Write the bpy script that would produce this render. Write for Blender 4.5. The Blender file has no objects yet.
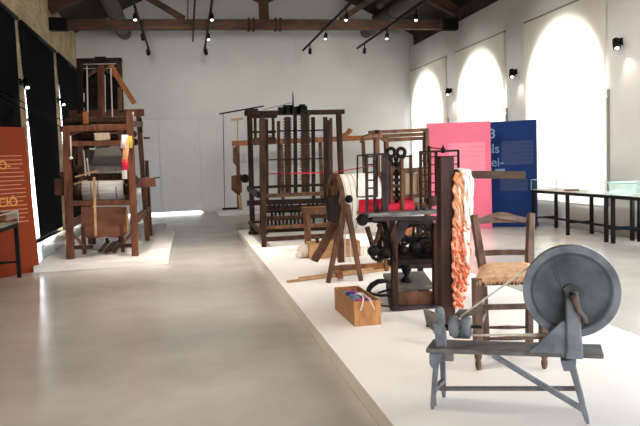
import bpy, bmesh, math, random
from mathutils import Vector as V, Matrix
random.seed(7)
C = bpy.context.scene.collection
SC = bpy.context.scene

# ------------------------------------------------------------------ camera model (also used to lay things out on real planes)
F_, CX, CY, HC = 690.0, 320.0, 213.0, 1.45
ROLL = 0.037
_c, _s = math.cos(ROLL), math.sin(ROLL)
_d = (187 - CX, 166 - CY)
_a = _d[0]*_c - _d[1]*_s
_b = -_d[0]*_s - _d[1]*_c
PITCH = math.atan2(-_b, F_)
YAW = math.atan2(-_a*math.cos(PITCH), F_)
FW = V((math.sin(YAW)*math.cos(PITCH), math.cos(YAW)*math.cos(PITCH), math.sin(PITCH)))
RT = V((math.cos(YAW), -math.sin(YAW), 0))
UP = RT.cross(FW)
CAM = V((0, 0, HC))
def ray(x, y):
    dx, dy = x-CX, y-CY
    return FW*F_ + RT*(dx*_c - dy*_s) + UP*(-dx*_s - dy*_c)
def at(x, y, Y):
    r = ray(x, y); return CAM + r*(Y/r.y)
def onz(x, y, z=0.0):
    r = ray(x, y); return CAM + r*((z-HC)/r.z)
def onx(x, y, X):
    r = ray(x, y); return CAM + r*(X/r.x)

cd = bpy.data.cameras.new('camera'); cam = bpy.data.objects.new('camera', cd); C.objects.link(cam)
cd.sensor_width = 36; cd.lens = F_/640*36; cd.clip_end = 200; cd.clip_start = 0.05
R_ = RT*_c - UP*_s            # image right
U_ = RT*_s + UP*_c            # image up
m = Matrix((R_, U_, -FW)).transposed().to_4x4(); m.translation = CAM
cam.matrix_world = m
SC.camera = cam

# ------------------------------------------------------------------ materials
def nt(name):
    m = bpy.data.materials.new(name); m.use_nodes = True
    n = m.node_tree; return m, n, n.nodes['Principled BSDF']
def lk(n, a, ao, b, bi): n.links.new(a.outputs[ao], b.inputs[bi])
def coords(n, scale, rot=(0,0,0)):
    t = n.nodes.new('ShaderNodeTexCoord'); mp = n.nodes.new('ShaderNodeMapping')
    mp.inputs['Scale'].default_value = scale; mp.inputs['Rotation'].default_value = rot
    lk(n, t, 'Object', mp, 'Vector'); return mp
def mottled(name, c1, c2, scale=(6,6,6), rough=0.6, metal=0.0, bump=0.15, detail=6, spec=0.4, mid=(0.35,0.65)):
    m, n, p = nt(name)
    mp = coords(n, scale); nz = n.nodes.new('ShaderNodeTexNoise'); nz.inputs['Detail'].default_value = detail
    nz.inputs['Scale'].default_value = 1.0
    lk(n, mp, 0, nz, 'Vector')
    cr = n.nodes.new('ShaderNodeValToRGB')
    cr.color_ramp.elements[0].position, cr.color_ramp.elements[1].position = mid
    cr.color_ramp.elements[0].color = (*c1, 1); cr.color_ramp.elements[1].color = (*c2, 1)
    lk(n, nz, 0, cr, 'Fac'); lk(n, cr, 0, p, 'Base Color')
    p.inputs['Roughness'].default_value = rough; p.inputs['Metallic'].default_value = metal
    p.inputs['Specular IOR Level'].default_value = spec
    if bump:
        b = n.nodes.new('ShaderNodeBump'); b.inputs['Strength'].default_value = bump; b.inputs['Distance'].default_value = 0.01
        lk(n, nz, 0, b, 'Height'); lk(n, b, 0, p, 'Normal')
    return m
def plain(name, c, rough=0.6, metal=0.0, spec=0.4):
    return mottled(name, tuple(x*0.98 for x in c), tuple(min(1, x*1.02) for x in c), (5,5,5), rough, metal, 0.03, 3, spec)
def emit(name, c, s):
    m, n, p = nt(name)
    p.inputs['Base Color'].default_value = (*c, 1); p.inputs['Emission Color'].default_value = (*c, 1); p.inputs['Emission Strength'].default_value = s
    return m
W_DARK  = mottled('wood_dark', (.017,.008,.005), (.060,.026,.015), (14,14,3), .6, spec=.15)
W_BLACK = mottled('wood_blackened', (.007,.004,.003), (.024,.013,.009), (12,12,4), .6, spec=.12)
W_RED   = mottled('wood_reddish', (.050,.016,.007), (.165,.052,.021), (12,12,3), .55, spec=.3)
W_BROWN = mottled('wood_brown', (.060,.024,.010), (.165,.070,.030), (12,12,4), .55, spec=.3)
W_ORANGE= mottled('wood_orange', (.20,.066,.020), (.34,.125,.040), (10,10,4), .55, spec=.3)
W_TAN   = mottled('wood_tan', (.36,.20,.09), (.52,.31,.15), (9,9,5), .55)
W_BOX   = mottled('wood_box', (.30,.125,.042), (.48,.225,.085), (22,22,5), .55)
W_CHAIR = mottled('wood_chair', (.060,.032,.022), (.155,.088,.060), (18,18,5), .4)
W_POST  = mottled('wood_post', (.022,.007,.005), (.060,.020,.013), (20,20,3), .5, spec=.3)
W_ARM   = mottled('wood_arm', (.034,.018,.009), (.070,.036,.019), (4,20,20), .6, spec=.3)
W_BEAM  = mottled('wood_beam', (.045,.020,.012), (.105,.046,.026), (2,10,10), .65)
W_GREY  = mottled('wood_grey_paint', (.090,.098,.115), (.190,.204,.232), (9,9,9), .55, bump=.3)
W_GREYB = mottled('wood_grey_bench', (.075,.070,.070), (.165,.152,.150), (8,14,14), .6, bump=.3)
W_GREYD = mottled('wood_grey_groove', (.030,.034,.042), (.065,.072,.086), (9,9,9), .6, bump=.3)
IRON    = mottled('iron_black', (.005,.005,.005), (.015,.014,.014), (12,12,12), .6, 0, spec=.12)
IRON_B  = mottled('iron_blue', (.020,.013,.014), (.058,.040,.043), (10,10,10), .6, 0, spec=.15)
BLK     = plain('black_metal', (.008,.008,.008), .6, 0, .12)
BLACKF  = plain('black_fabric', (.006,.006,.007), .9, 0, .05)
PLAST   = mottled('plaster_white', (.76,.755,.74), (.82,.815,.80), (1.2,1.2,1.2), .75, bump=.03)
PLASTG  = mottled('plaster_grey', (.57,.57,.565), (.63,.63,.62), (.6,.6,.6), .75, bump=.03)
DOORM   = plain('door_grey', (.60,.61,.63), .6)
PLINTH  = mottled('plinth_white', (.80,.765,.74), (.84,.81,.785), (1.5,1.5,1.5), .5, bump=.02)
ROOFM   = mottled('roof_dark', (.012,.010,.010), (.026,.021,.019), (4,1,4), .8)
DUCT    = plain('duct_grey', (.055,.055,.058), .5, .3)
TAN_CL  = mottled('card_tan', (.42,.31,.21), (.55,.43,.30), (20,20,20), .8)
LINEN   = mottled('linen_grey', (.30,.285,.285), (.44,.415,.40), (3,40,40), .85)
CORD_G  = plain('cord_grey', (.13,.115,.10), .85)
CORD_P  = plain('cord_pale', (.62,.56,.48), .85)
YARN_W  = mottled('yarn_white', (.70,.66,.60), (.84,.81,.76), (40,8,8), .9)
YARN_O  = mottled('yarn_orange', (.62,.10,.030), (.93,.52,.36), (40,40,26), .9, mid=(.42,.58))
YARN_OP = mottled('yarn_peach', (.66,.26,.10), (.88,.52,.32), (34,34,20), .9)
YARN_R  = mottled('yarn_red', (.60,.008,.03), (.82,.02,.07), (10,30,30), .8)
YARN_WW = mottled('yarn_bright', (.84,.80,.80), (.92,.89,.89), (30,30,8), .9)
YELLOW  = plain('yarn_yellow', (.62,.45,.07), .9)
RUSH    = mottled('rush_seat', (.58,.34,.19), (.78,.51,.31), (30,30,30), .85, bump=.4)
PINK    = plain('panel_pink', (.87,.185,.285), .6, spec=.2)
PINKL   = plain('panel_pink_text', (.89,.29,.39), .6, spec=.2)
BLUE    = plain('panel_blue', (.010,.036,.150), .6, spec=.15)
BLUEL   = plain('panel_blue_block', (.045,.066,.160), .6, spec=.15)
BLUET   = plain('panel_blue_letters', (.22,.40,.62), .6, spec=.2)
ORANGE  = plain('panel_orange', (.215,.032,.006), .6, spec=.12)
ORANGEL = plain('panel_orange_lines', (.52,.20,.10), .6)
ORANGEY = plain('panel_orange_letters', (.62,.27,.03), .6)
PAPER   = plain('paper', (.70,.68,.62), .8)
CASEBED = plain('case_bed', (.66,.68,.64), .7)
LAMP    = emit('lamp_face', (1,.86,.70), 3)

def thin_glass(name, tint, alpha):
    m, n, p = nt(name); n.nodes.remove(p)
    o = n.nodes['Material Output']; t = n.nodes.new('ShaderNodeBsdfTransparent'); g = n.nodes.new('ShaderNodeBsdfGlossy')
    t.inputs[0].default_value = (*tint, 1); g.inputs['Roughness'].default_value = .03; g.inputs['Color'].default_value = (.9,.95,.93,1)
    lw = n.nodes.new('ShaderNodeLayerWeight'); pw = n.nodes.new('ShaderNodeMath'); pw.operation = 'POWER'; pw.inputs[1].default_value = 4
    f = n.nodes.new('ShaderNodeMath'); f.operation = 'MULTIPLY_ADD'; f.inputs[1].default_value = .6; f.inputs[2].default_value = .035
    lk(n, lw, 'Facing', pw, 0); lk(n, pw, 0, f, 0)
    mx = n.nodes.new('ShaderNodeMixShader'); lk(n, f, 0, mx, 0); lk(n, t, 0, mx, 1); lk(n, g, 0, mx, 2); lk(n, mx, 0, o, 'Surface')
    return m
GLASS = thin_glass('clear_glass', (.95,.985,.97), .1)
PANE = thin_glass('window_glass', (.97,.98,.98), .1)
def blind_mat():
    m, n, p = nt('blind_fabric'); n.nodes.remove(p); o = n.nodes['Material Output']
    d = n.nodes.new('ShaderNodeBsdfDiffuse'); t = n.nodes.new('ShaderNodeBsdfTranslucent'); mx = n.nodes.new('ShaderNodeMixShader')
    mp = coords(n, (60,60,60)); w = n.nodes.new('ShaderNodeTexNoise'); lk(n, mp, 0, w, 'Vector')
    cr = n.nodes.new('ShaderNodeValToRGB'); cr.color_ramp.elements[0].color = (.86,.83,.74,1); cr.color_ramp.elements[1].color = (.92,.89,.80,1)
    lk(n, w, 0, cr, 0); lk(n, cr, 0, d, 0)
    t.inputs[0].default_value = (.90,.88,.80,1); mx.inputs[0].default_value = .20
    lk(n, d, 0, mx, 1); lk(n, t, 0, mx, 2); lk(n, mx, 0, o, 'Surface'); return m
BLIND = blind_mat()
def floor_mat():
    m, n, p = nt('polished_concrete')
    mp = coords(n, (.55,.55,.55)); a = n.nodes.new('ShaderNodeTexNoise'); a.inputs['Detail'].default_value = 9; a.inputs['Roughness'].default_value = .62
    a.inputs['Scale'].default_value = 1.6; lk(n, mp, 0, a, 'Vector')
    cr = n.nodes.new('ShaderNodeValToRGB'); e = cr.color_ramp.elements
    e[0].position, e[1].position = .30, .72; e[0].color = (.36,.330,.305,1); e[1].color = (.50,.465,.435,1)
    lk(n, a, 0, cr, 0); lk(n, cr, 0, p, 'Base Color')
    b = n.nodes.new('ShaderNodeTexNoise'); b.inputs['Scale'].default_value = 3.0; b.inputs['Detail'].default_value = 5; lk(n, mp, 0, b, 'Vector')
    mr = n.nodes.new('ShaderNodeMapRange'); mr.inputs['To Min'].default_value = .13; mr.inputs['To Max'].default_value = .32
    lk(n, b, 0, mr, 0); lk(n, mr, 0, p, 'Roughness'); p.inputs['Specular IOR Level'].default_value = .55
    return m
FLOOR = floor_mat()
def brick_mat(name, c1, c2, mortar, swap):
    m, n, p = nt(name)
    t = n.nodes.new('ShaderNodeTexCoord'); s = n.nodes.new('ShaderNodeSeparateXYZ'); c = n.nodes.new('ShaderNodeCombineXYZ')
    lk(n, t, 'Object', s, 0); lk(n, s, 1 if swap else 0, c, 0); lk(n, s, 2, c, 1)
    b = n.nodes.new('ShaderNodeTexBrick'); b.inputs['Scale'].default_value = 1
    b.inputs['Brick Width'].default_value = .30; b.inputs['Row Height'].default_value = .085; b.inputs['Mortar Size'].default_value = .012
    b.inputs['Color1'].default_value = (*c1,1); b.inputs['Color2'].default_value = (*c2,1); b.inputs['Mortar'].default_value = (*mortar,1)
    nz = n.nodes.new('ShaderNodeTexNoise'); nz.inputs['Scale'].default_value = 2.5; nz.inputs['Detail'].default_value = 6; lk(n, t, 'Object', nz, 'Vector')
    mx = n.nodes.new('ShaderNodeMixRGB'); mx.blend_type = 'OVERLAY'; mx.inputs[0].default_value = .6
    lk(n, c, 0, b, 'Vector'); lk(n, b, 0, mx, 1); lk(n, nz, 0, mx, 2); lk(n, mx, 0, p, 'Base Color'); p.inputs['Roughness'].default_value = .85
    bp = n.nodes.new('ShaderNodeBump'); bp.inputs['Strength'].default_value = .5; bp.inputs['Distance'].default_value = .02
    lk(n, b, 'Fac', bp, 'Height'); bp.invert = True; lk(n, bp, 0, p, 'Normal'); return m
BRICK_Y = brick_mat('brick_yellow', (.56,.42,.22), (.42,.29,.15), (.50,.43,.32), True)
BRICK_R = brick_mat('brick_brown', (.13,.070,.045), (.09,.050,.035), (.12,.085,.065), True)

# ------------------------------------------------------------------ mesh builder
class MB:
    def __init__(s): s.v = []; s.f = []; s.sm = []
    def add(s, vs, fs, smooth=False):
        o = len(s.v); s.v += [V(x) for x in vs]
        for f in fs: s.f.append([o+i for i in f]); s.sm.append(smooth)
        return s
    def box(s, c, size, M=None):
        c = V(c); h = V(size)/2
        vs = []
        for x in (-1,1):
            for y in (-1,1):
                for z in (-1,1):
                    p = V((x*h.x, y*h.y, z*h.z)); vs.append(c + (M @ p if M else p))
        return s.add(vs, [(0,1,3,2),(4,6,7,5),(0,4,5,1),(2,3,7,6),(0,2,6,4),(1,5,7,3)])
    def span(s, a, b):
        a, b = V(a), V(b); return s.box((a+b)/2, (abs(b.x-a.x), abs(b.y-a.y), abs(b.z-a.z)))
    def bar(s, p, q, w, d, side=(0,1,0), w2=None, d2=None):
        """rectangular bar from p to q; d is its size along `side`, w the size across"""
        p, q = V(p), V(q); ax = (q-p).normalized(); sd = V(side); sd = (sd - ax*sd.dot(ax))
        if sd.length < 1e-4: sd = V((1,0,0)) - ax*ax.x
        sd.normalize(); ot = ax.cross(sd); w2 = w if w2 is None else w2; d2 = d if d2 is None else d2
        vs = []
        for P, ww, dd in ((p, w, d), (q, w2, d2)):
            for a, b in ((-1,-1),(1,-1),(1,1),(-1,1)): vs.append(P + ot*(a*ww/2) + sd*(b*dd/2))
        return s.add(vs, [(3,2,1,0),(4,5,6,7),(0,1,5,4),(1,2,6,5),(2,3,7,6),(3,0,4,7)])
    def cyl(s, p, q, r, r2=None, n=16): return s.lathe(p, q, [(0, r), (1, r if r2 is None else r2)], n)
    def lathe(s, p, q, prof, n=16):
        p, q = V(p), V(q); ax = q-p; a = ax.normalized()
        u = a.orthogonal().normalized(); w = a.cross(u); vs = []; fs = []
        for t, r in prof:
            for i in range(n):
                th = 2*math.pi*i/n; vs.append(p + ax*t + (u*math.cos(th) + w*math.sin(th))*max(r, 1e-4))
        for k in range(len(prof)-1):
            for i in range(n):
                j = (i+1) % n; fs.append((k*n+i, k*n+j, (k+1)*n+j, (k+1)*n+i))
        o = len(s.v); s.add(vs, fs, True)
        s.f.append([o+i for i in range(n)][::-1]); s.sm.append(False)
        s.f.append([o+(len(prof)-1)*n+i for i in range(n)]); s.sm.append(False)
        return s
    def ball(s, c, r, n=14, k=9, sc=(1,1,1)):
        c = V(c); vs = []; fs = []
        for a in range(k+1):
            ph = math.pi*a/k
            for i in range(n):
                th = 2*math.pi*i/n
                vs.append(c + V((r*sc[0]*math.sin(ph)*math.cos(th), r*sc[1]*math.sin(ph)*math.sin(th), r*sc[2]*math.cos(ph))))
        for a in range(k):
            for i in range(n):
                j = (i+1) % n; fs.append((a*n+i, (a+1)*n+i, (a+1)*n+j, a*n+j))
        return s.add(vs, fs, True)
    def tube(s, pts, r, n=8, closed=False):
        pts = [V(p) for p in pts]; m = len(pts); vs = []; fs = []
        rr = r if isinstance(r, (list, tuple)) else [r]*m
        u = None
        for k in range(m):
            a = pts[(k+1) % m] if (closed or k < m-1) else pts[k]
            b = pts[k-1] if (closed or k > 0) else pts[k]
            t = (a-b).normalized()
            if u is None: u = t.orthogonal().normalized()
            u = (u - t*u.dot(t)); u = u.normalized() if u.length > 1e-5 else t.orthogonal().normalized()
            w = t.cross(u)
            for i in range(n):
                th = 2*math.pi*i/n; vs.append(pts[k] + (u*math.cos(th) + w*math.sin(th))*rr[k])
        for k in range(m if closed else m-1):
            k2 = (k+1) % m
            for i in range(n):
                j = (i+1) % n; fs.append((k*n+i, k*n+j, k2*n+j, k2*n+i))
        o = len(s.v); s.add(vs, fs, True)
        if not closed:
            s.f.append([o+i for i in range(n)][::-1]); s.sm.append(False)
            s.f.append([o+(m-1)*n+i for i in range(n)]); s.sm.append(False)
        return s
    def ring(s, c, nrm, R, r, n=32, k=8, w=None):
        """torus, or (w given) a flat band of width w along nrm and radial thickness r"""
        c = V(c); a = V(nrm).normalized(); u = a.orthogonal().normalized(); v = a.cross(u)
        if w is None:
            return s.tube([c + (u*math.cos(2*math.pi*i/n) + v*math.sin(2*math.pi*i/n))*R for i in range(n)], r, k, True)
        vs = []; fs = []
        for i in range(n):
            e = u*math.cos(2*math.pi*i/n) + v*math.sin(2*math.pi*i/n)
            for rad, h in ((R-r,-w/2),(R,-w/2),(R,w/2),(R-r,w/2)): vs.append(c + e*rad + a*h)
        for i in range(n):
            j = (i+1) % n
            for q in range(4): fs.append((i*4+q, i*4+(q+1) % 4, j*4+(q+1) % 4, j*4+q))
        return s.add(vs, fs, False)
    def prism(s, pts, d):
        pts = [V(p) for p in pts]; d = V(d); n = len(pts)
        fs = [tuple(range(n))[::-1], tuple(range(n, 2*n))] + [(i, (i+1) % n, n+(i+1) % n, n+i) for i in range(n)]
        return s.add(pts + [p+d for p in pts], fs)
    def quad(s, *p): return s.add(p, [tuple(range(len(p)))])
    def build(s, name, mat, parent=None, bev=0.0, fix=True):
        me = bpy.data.meshes.new(name); o = bpy.data.objects.new(name, me)
        org = V(parent['_o']) if parent is not None else V((0,0,0))
        if parent is None and '_at' in s.__dict__: org = s._at; o.location = org
        me.from_pydata([v - org for v in s.v], [], s.f)
        for p, sm in zip(me.polygons, s.sm): p.use_smooth = sm
        if fix:
            bm = bmesh.new(); bm.from_mesh(me); bmesh.ops.recalc_face_normals(bm, faces=bm.faces); bm.to_mesh(me); bm.free()
        me.materials.append(mat); C.objects.link(o)
        if parent is not None: o.parent = parent
        o['_o'] = tuple(org)
        if bev:
            b = o.modifiers.new('bevel', 'BEVEL'); b.width = bev; b.segments = 2; b.limit_method = 'ANGLE'
        return o
    def solo(s, name, mat, org, bev=0.0): s._at = V(org); return s.build(name, mat, None, bev)
def root(name, loc, label, cat, group=None):
    o = bpy.data.objects.new(name, None); C.objects.link(o); o.location = loc; o.empty_display_size = .1
    o['_o'] = tuple(loc); return tag(o, label, cat, group)
def tag(o, label, cat, group=None):
    o['label'] = label; o['category'] = cat
    if group: o['group'] = group
    return o
def struct(o): o['kind'] = 'structure'; return o
def kids(o): return [c for c in bpy.data.objects if c.parent == o]
def dup(o, loc, label=None, parent=None):
    c = o.copy(); C.objects.link(c); c.location = loc
    if parent is not None: c.parent = parent
    if label: c['label'] = label
    c['_o'] = tuple(loc)
    for k in kids(o):
        d = k.copy(); C.objects.link(d); d.parent = c
        for g in kids(k):
            e = g.copy(); C.objects.link(e); e.parent = d
    return c
def textobj(name, body, size, loc, xdir, updir, mat, parent, depth=.002):
    cu = bpy.data.curves.new(name, 'FONT'); cu.body = body; cu.size = size; cu.extrude = depth; cu.offset = size*.012
    o = bpy.data.objects.new(name, cu); C.objects.link(o); cu.materials.append(mat)
    me = bpy.data.meshes.new_from_object(o); bpy.data.objects.remove(o); o = bpy.data.objects.new(name, me); C.objects.link(o)
    x = V(xdir).normalized(); u = V(updir).normalized(); z = x.cross(u)
    M = Matrix((x, u, z)).transposed().to_4x4(); M.translation = V(loc) - V(parent['_o'])
    o.parent = parent; o.matrix_local = M; return o

# ------------------------------------------------------------------ the room
XL, XR, YB, YN = -3.04, 7.22, 21.63, -4.0
LEDGE = 4.98; EAVE = 5.45; XM = (XL+XR)/2; SL = .483; APEX = EAVE + (XM-XL)*SL
struct(MB().quad((XL-.4,YN,0),(XR+.4,YN,0),(XR+.4,YB,0),(XL-.4,YB,0)).build('floor', FLOOR))
WC = [12.37 - 3.85*k for k in (-2, -1, 0, 1, 2, 3)]           # window centres along the hall; the last three unseen, added to light the foreground
R_AR, SPR, SILL = 1.42, 2.64, .46
def pierced_wall(X, dirx, zt, mat, arched, openings, T=.16, half=1.42, sill=SILL, top=4.05, y0=YN, y1=YB):
    b = MB()
    def prof(c):
        if arched:
            n = 20; return [(c - R_AR*math.cos(math.pi*i/n), SPR + R_AR*math.sin(math.pi*i/n)) for i in range(n+1)]
        return [(c-half, top), (c+half, top)]
    for xx in (X, X + dirx*T):
        y = y0
        for c in sorted(openings):
            P = prof(c); a, e = P[0][0], P[-1][0]
            b.quad((xx,y,0),(xx,a,0),(xx,a,zt),(xx,y,zt))
            b.quad((xx,a,0),(xx,e,0),(xx,e,sill),(xx,a,sill))
            for (ya,za),(yb,zb) in zip(P, P[1:]): b.quad((xx,ya,za),(xx,yb,zb),(xx,yb,zt),(xx,ya,zt))
            y = e
        b.quad((xx,y,0),(xx,y1,0),(xx,y1,zt),(xx,y,zt))
    for c in openings:
        P = prof(c); L = [(P[0][0], sill)] + P + [(P[-1][0], sill)]
        for (ya,za),(yb,zb) in zip(L, L[1:] + L[:1]):
            b.quad((X,ya,za),(X,yb,zb),(X+dirx*T,yb,zb),(X+dirx*T,ya,za))
    b.quad((X,y0,zt),(X,y1,zt),(X+dirx*T,y1,zt),(X+dirx*T,y0,zt))
    return b
wr = struct(pierced_wall(XR, 1, LEDGE, PLAST, True, WC[1:]+[WC[0]]).build('wall_right', PLAST, fix=False))
struct(MB().span((XR+.16,YN,LEDGE),(XR+.42,YB,EAVE+.35)).build('wall_right_upper', BRICK_R))
wl = struct(pierced_wall(XL, -1, EAVE+.3, BRICK_Y, False, [16.03, 19.88, 12.18], half=1.55, sill=.0, top=3.95).build('wall_left', BRICK_Y, fix=False))
# back wall with the double-door opening
b = MB(); DX0, DX1, DZ = -2.03, .42, 2.90
def gz(x): return EAVE + .02 + SL*(min(x-XL, XR-x)) + .25
for yy in (YB, YB+.3):
    b.quad((XL-.4,yy,0),(DX0,yy,0),(DX0,yy,gz(DX0)),(XL-.4,yy,gz(XL)-.2))
    b.quad((DX0,yy,DZ),(DX1,yy,DZ),(DX1,yy,gz(DX1)),(DX0,yy,gz(DX0)))
    b.quad((DX1,yy,0),(XR+.4,yy,0),(XR+.4,yy,gz(XR)-.2),(XM,yy,gz(XM)),(DX1,yy,gz(DX1)))
for p, q in (((DX0,0),(DX0,DZ)),((DX0,DZ),(DX1,DZ)),((DX1,DZ),(DX1,0))):
    b.quad((p[0],YB,p[1]),(q[0],YB,q[1]),(q[0],YB+.3,q[1]),(p[0],YB+.3,p[1]))
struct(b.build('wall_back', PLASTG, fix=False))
struct(MB().span((DX0,YB+.065,DZ-.06),(DX1,YB+.10,DZ+.02)).span((DX0-.02,YB+.065,.02),(DX0+.05,YB+.10,DZ)).span((DX1-.05,YB+.065,.02),(DX1+.02,YB+.10,DZ)).span((-.85,YB+.065,.05),(-.75,YB+.10,DZ)).build('trim_9', DOORM))  # stops added behind the leaves to block daylight at the gaps
for i, (xa, xb) in enumerate(((DX0+.012, -.812), (-.79, DX1-.012))):
    d = struct(MB().span((xa,YB+.005,.055),(xb,YB+.06,DZ-.012)).build('door_%d' % (i+1), DOORM, bev=.003))
b = MB()
for x0_, x1_, z0_, z1_ in ((XL-.5,-1.2,0,APEX),(5.4,XR+.4,0,APEX),(-1.2,5.4,2.7,APEX),(-1.2,5.4,0,.25)): b.span((x0_,YN-.15,z0_),(x1_,YN,z1_))
struct(b.build('wall_front', PLAST))
b = MB()
for x0_ in (-1.2,1.0,3.2,5.34): b.span((x0_,YN-.1,.25),(x0_+.06,YN-.04,2.7))
for z0_ in (.25,2.64): b.span((-1.2,YN-.1,z0_),(5.4,YN-.04,z0_+.06))
w = struct(b.build('window_10', BLK)); MB().quad((-1.2,YN-.07,.25),(5.4,YN-.07,.25),(5.4,YN-.07,2.7),(-1.2,YN-.07,2.7)).build('pane', PANE, w)  # unseen glazing added behind the camera for frontal light
b = MB()
for a, e in (((XL-.5,EAVE-.5*SL),(XM,APEX)), ((XM,APEX),(XR+.5,EAVE-.5*SL))):
    b.quad((a[0],YN-.1,a[1]+.02),(e[0],YN-.1,e[1]+.02),(e[0],YB+.3,e[1]+.02),(a[0],YB+.3,a[1]+.02))
struct(b.build('ceiling', ROOFM))
struct(MB().quad((-60,-60,-.02),(70,-60,-.02),(70,80,-.02),(-60,80,-.02)).build('ground', plain('outside_ground', (.72,.70,.66), .9)))
# windows: frame with mullion and transom, clear pane
for i, c in enumerate(WC):
    b = MB(); xw = XR+.11
    arc = [(xw, c - (R_AR-.03)*math.cos(math.pi*k/24), SPR + (R_AR-.03)*math.sin(math.pi*k/24)) for k in range(25)]
    b.tube([(xw, c-R_AR+.03, SILL)] + arc + [(xw, c+R_AR-.03, SILL)], .035, 6)
    b.span((xw-.05, c-R_AR, SPR-.22),(xw+.05, c+R_AR, SPR-.06)); b.span((xw-.03, c-.03, SILL),(xw+.03, c+.03, SPR-.2))
    b.span((xw-.04, c-R_AR, SILL),(xw+.04, c+R_AR, SILL+.07))
    w = struct(b.build('window_%d' % (i+1), PLAST))
    MB().quad(*([(xw, c-R_AR, SILL)] + [(xw, c - R_AR*math.cos(math.pi*k/24), SPR + R_AR*math.sin(math.pi*k/24)) for k in range(25)] + [(xw, c+R_AR, SILL)])).build('pane', PANE, w)
for i, c in enumerate((12.18, 16.03, 19.88)):
    xw = XL-.18; b = MB()
    for ya, yb, za, zb in ((-1.55,-1.51,.0,3.95),(1.51,1.55,.0,3.95),(-1.55,1.55,.0,.03),(-1.55,1.55,3.9,3.95),(-.03,.03,.0,3.95),(-1.55,1.55,2.5,2.56)):
        b.span((xw-.03,c+ya,za),(xw+.03,c+yb,zb))
    w = struct(b.build('window_%d' % (i+7), plain('frame_grey%d' % i, (.30,.30,.30), .5)))
    MB().quad((xw,c-1.52,.02),(xw,c+1.52,.02),(xw,c+1.52,3.92),(xw,c-1.52,3.92)).build('pane', PANE, w)

# roller blinds on the right wall
names = ['cream translucent roller blind over the arched window nearest the far wall', 'cream translucent roller blind over the middle of the three arched windows',
         'large cream roller blind glowing over the arched window above the glass cases']
tops = [(18.37,21.46),(14.76,17.70),(10.90,13.85)]
for (y0, y1), lb in zip(tops, names):
    r = root('roller_blind', (XR-.05,(y0+y1)/2,4.22), lb, 'blind', 'cream blinds on the right wall')
    x = XR-.035
    MB().quad((x,y0,.47),(x,y1,.47),(x,y1,4.2),(x,y0,4.2)).build('fabric', BLIND, r)
    MB().cyl((x+.02,y0,4.215),(x+.02,y1,4.215),.022,n=10).build('roller', plain('roller_grey', (.25,.25,.24), .5), r)
    MB().span((x-.01,y0,.445),(x+.012,y1,.475)).build('bottom_bar', plain('bar_white', (.7,.7,.68), .5), r)
    MB().span((x-.01,y0-.045,.47),(x+.03,y0-.015,2.36)).build('guide_rail', plain('rail_grey', (.33,.33,.32), .5), r)
    MB().span((x,y0-.05,2.36),(XR,y0-.01,2.50)).build('bracket', plain('bracket_grey', (.35,.37,.38), .5), r)
# black blinds on the left wall: a little skewed, leaving a slit of daylight
bl = ['black floor-length blind at the left edge behind the orange panel', 'tall black blind between two brick piers, nearer the orange panel', 'tall black blind beside the far wall behind the tall loom']
for (a0, a1, b0, b1), lb in zip(((10.3,13.92,10.3,13.80),(14.22,17.72,14.86,17.50),(18.10,21.45,18.75,21.40)), bl):
    x = XL+.02
    r = root('roller_blind', (x,(a0+a1)/2,4.32), lb, 'blind', 'black blinds on the brick wall')
    MB().prism([(x,b0,.10),(x,b1,.10),(x,a1,4.30),(x,a0,4.30)], (.006,0,0)).build('fabric', BLACKF, r)
    MB().cyl((x+.04,a0,4.315),(x+.04,a1,4.315),.04,n=10).build('roller', BLK, r)

# roof truss
t = struct(bpy.data.objects.new('roof_truss', None)); C.objects.link(t); t.location = (XM,17.6,4.8); t['_o'] = (XM,17.6,4.8)
Y0, Y1 = 17.5, 17.7
MB().span((XL,Y0,4.80),(XR+.2,Y1,5.04)).build('tie_beam', W_BEAM, t, .01)
MB().span((XM-.12,Y0+.02,5.04),(XM+.12,Y1-.02,APEX-.15)).build('king_post', W_BEAM, t, .01)
for sg in (-1, 1):
    e = XM + sg*(XR-XM)
    MB().bar((e,17.6,EAVE-.17),(XM,17.6,APEX-.17),.26,.18).build('rafter', W_BEAM, t, .01)
    MB().bar((XM+sg*1.98,17.6,5.06),(XM+sg*3.55,17.6,EAVE-.2+SL*(XR-XM-3.55)),.14,.14).build('strut', W_BEAM, t, .008)
    MB().bar((XM+sg*.05,17.6,5.52),(XM+sg*2.2,17.6,APEX-.3-SL*2.2),.16,.14).build('brace', W_BEAM, t, .008)
    MB().span((e-sg*.42 if sg>0 else e,Y0-.02,4.78),(e if sg>0 else e+.42,Y1+.02,5.07)).build('iron_shoe', BLK, t)
    for k in (.28,.40): MB().span((XM+sg*k-.025,Y0-.03,4.77),(XM+sg*k+.025,Y1+.03,5.07)).build('bolt_strap', W_DARK, t)
for k, xx in enumerate((-1.9,-.4,1.0,3.2,4.6,6.1)):
    zz = EAVE + SL*min(xx-XL, XR-xx) - .06
    struct(MB().span((xx-.07,YN,zz-.10),(xx+.07,YB,zz+.06)).build('trim_%d' % (k+1), W_BEAM))
for p, r, lb in ((at(124.5,33,21.3),.20,'dark round air duct running along the left roof slope'), (at(366,32,21.3),.19,'lower dark round air duct along the right roof slope'), (at(380,5,19.0),.12,'upper thinner dark duct along the right roof slope')):
    r0 = root('air_duct', p, lb, 'duct', 'round ducts under the roof')
    y = 6.0
    MB().cyl((p.x,p.y,p.z),(p.x,y,p.z),r,n=24).build('pipe', DUCT, r0)
    for k in range(6): MB().ring((p.x,p.y-.6-2.4*k,p.z),(0,1,0),r+.006,.012,24,6).build('collar', DUCT, r0)

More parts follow.
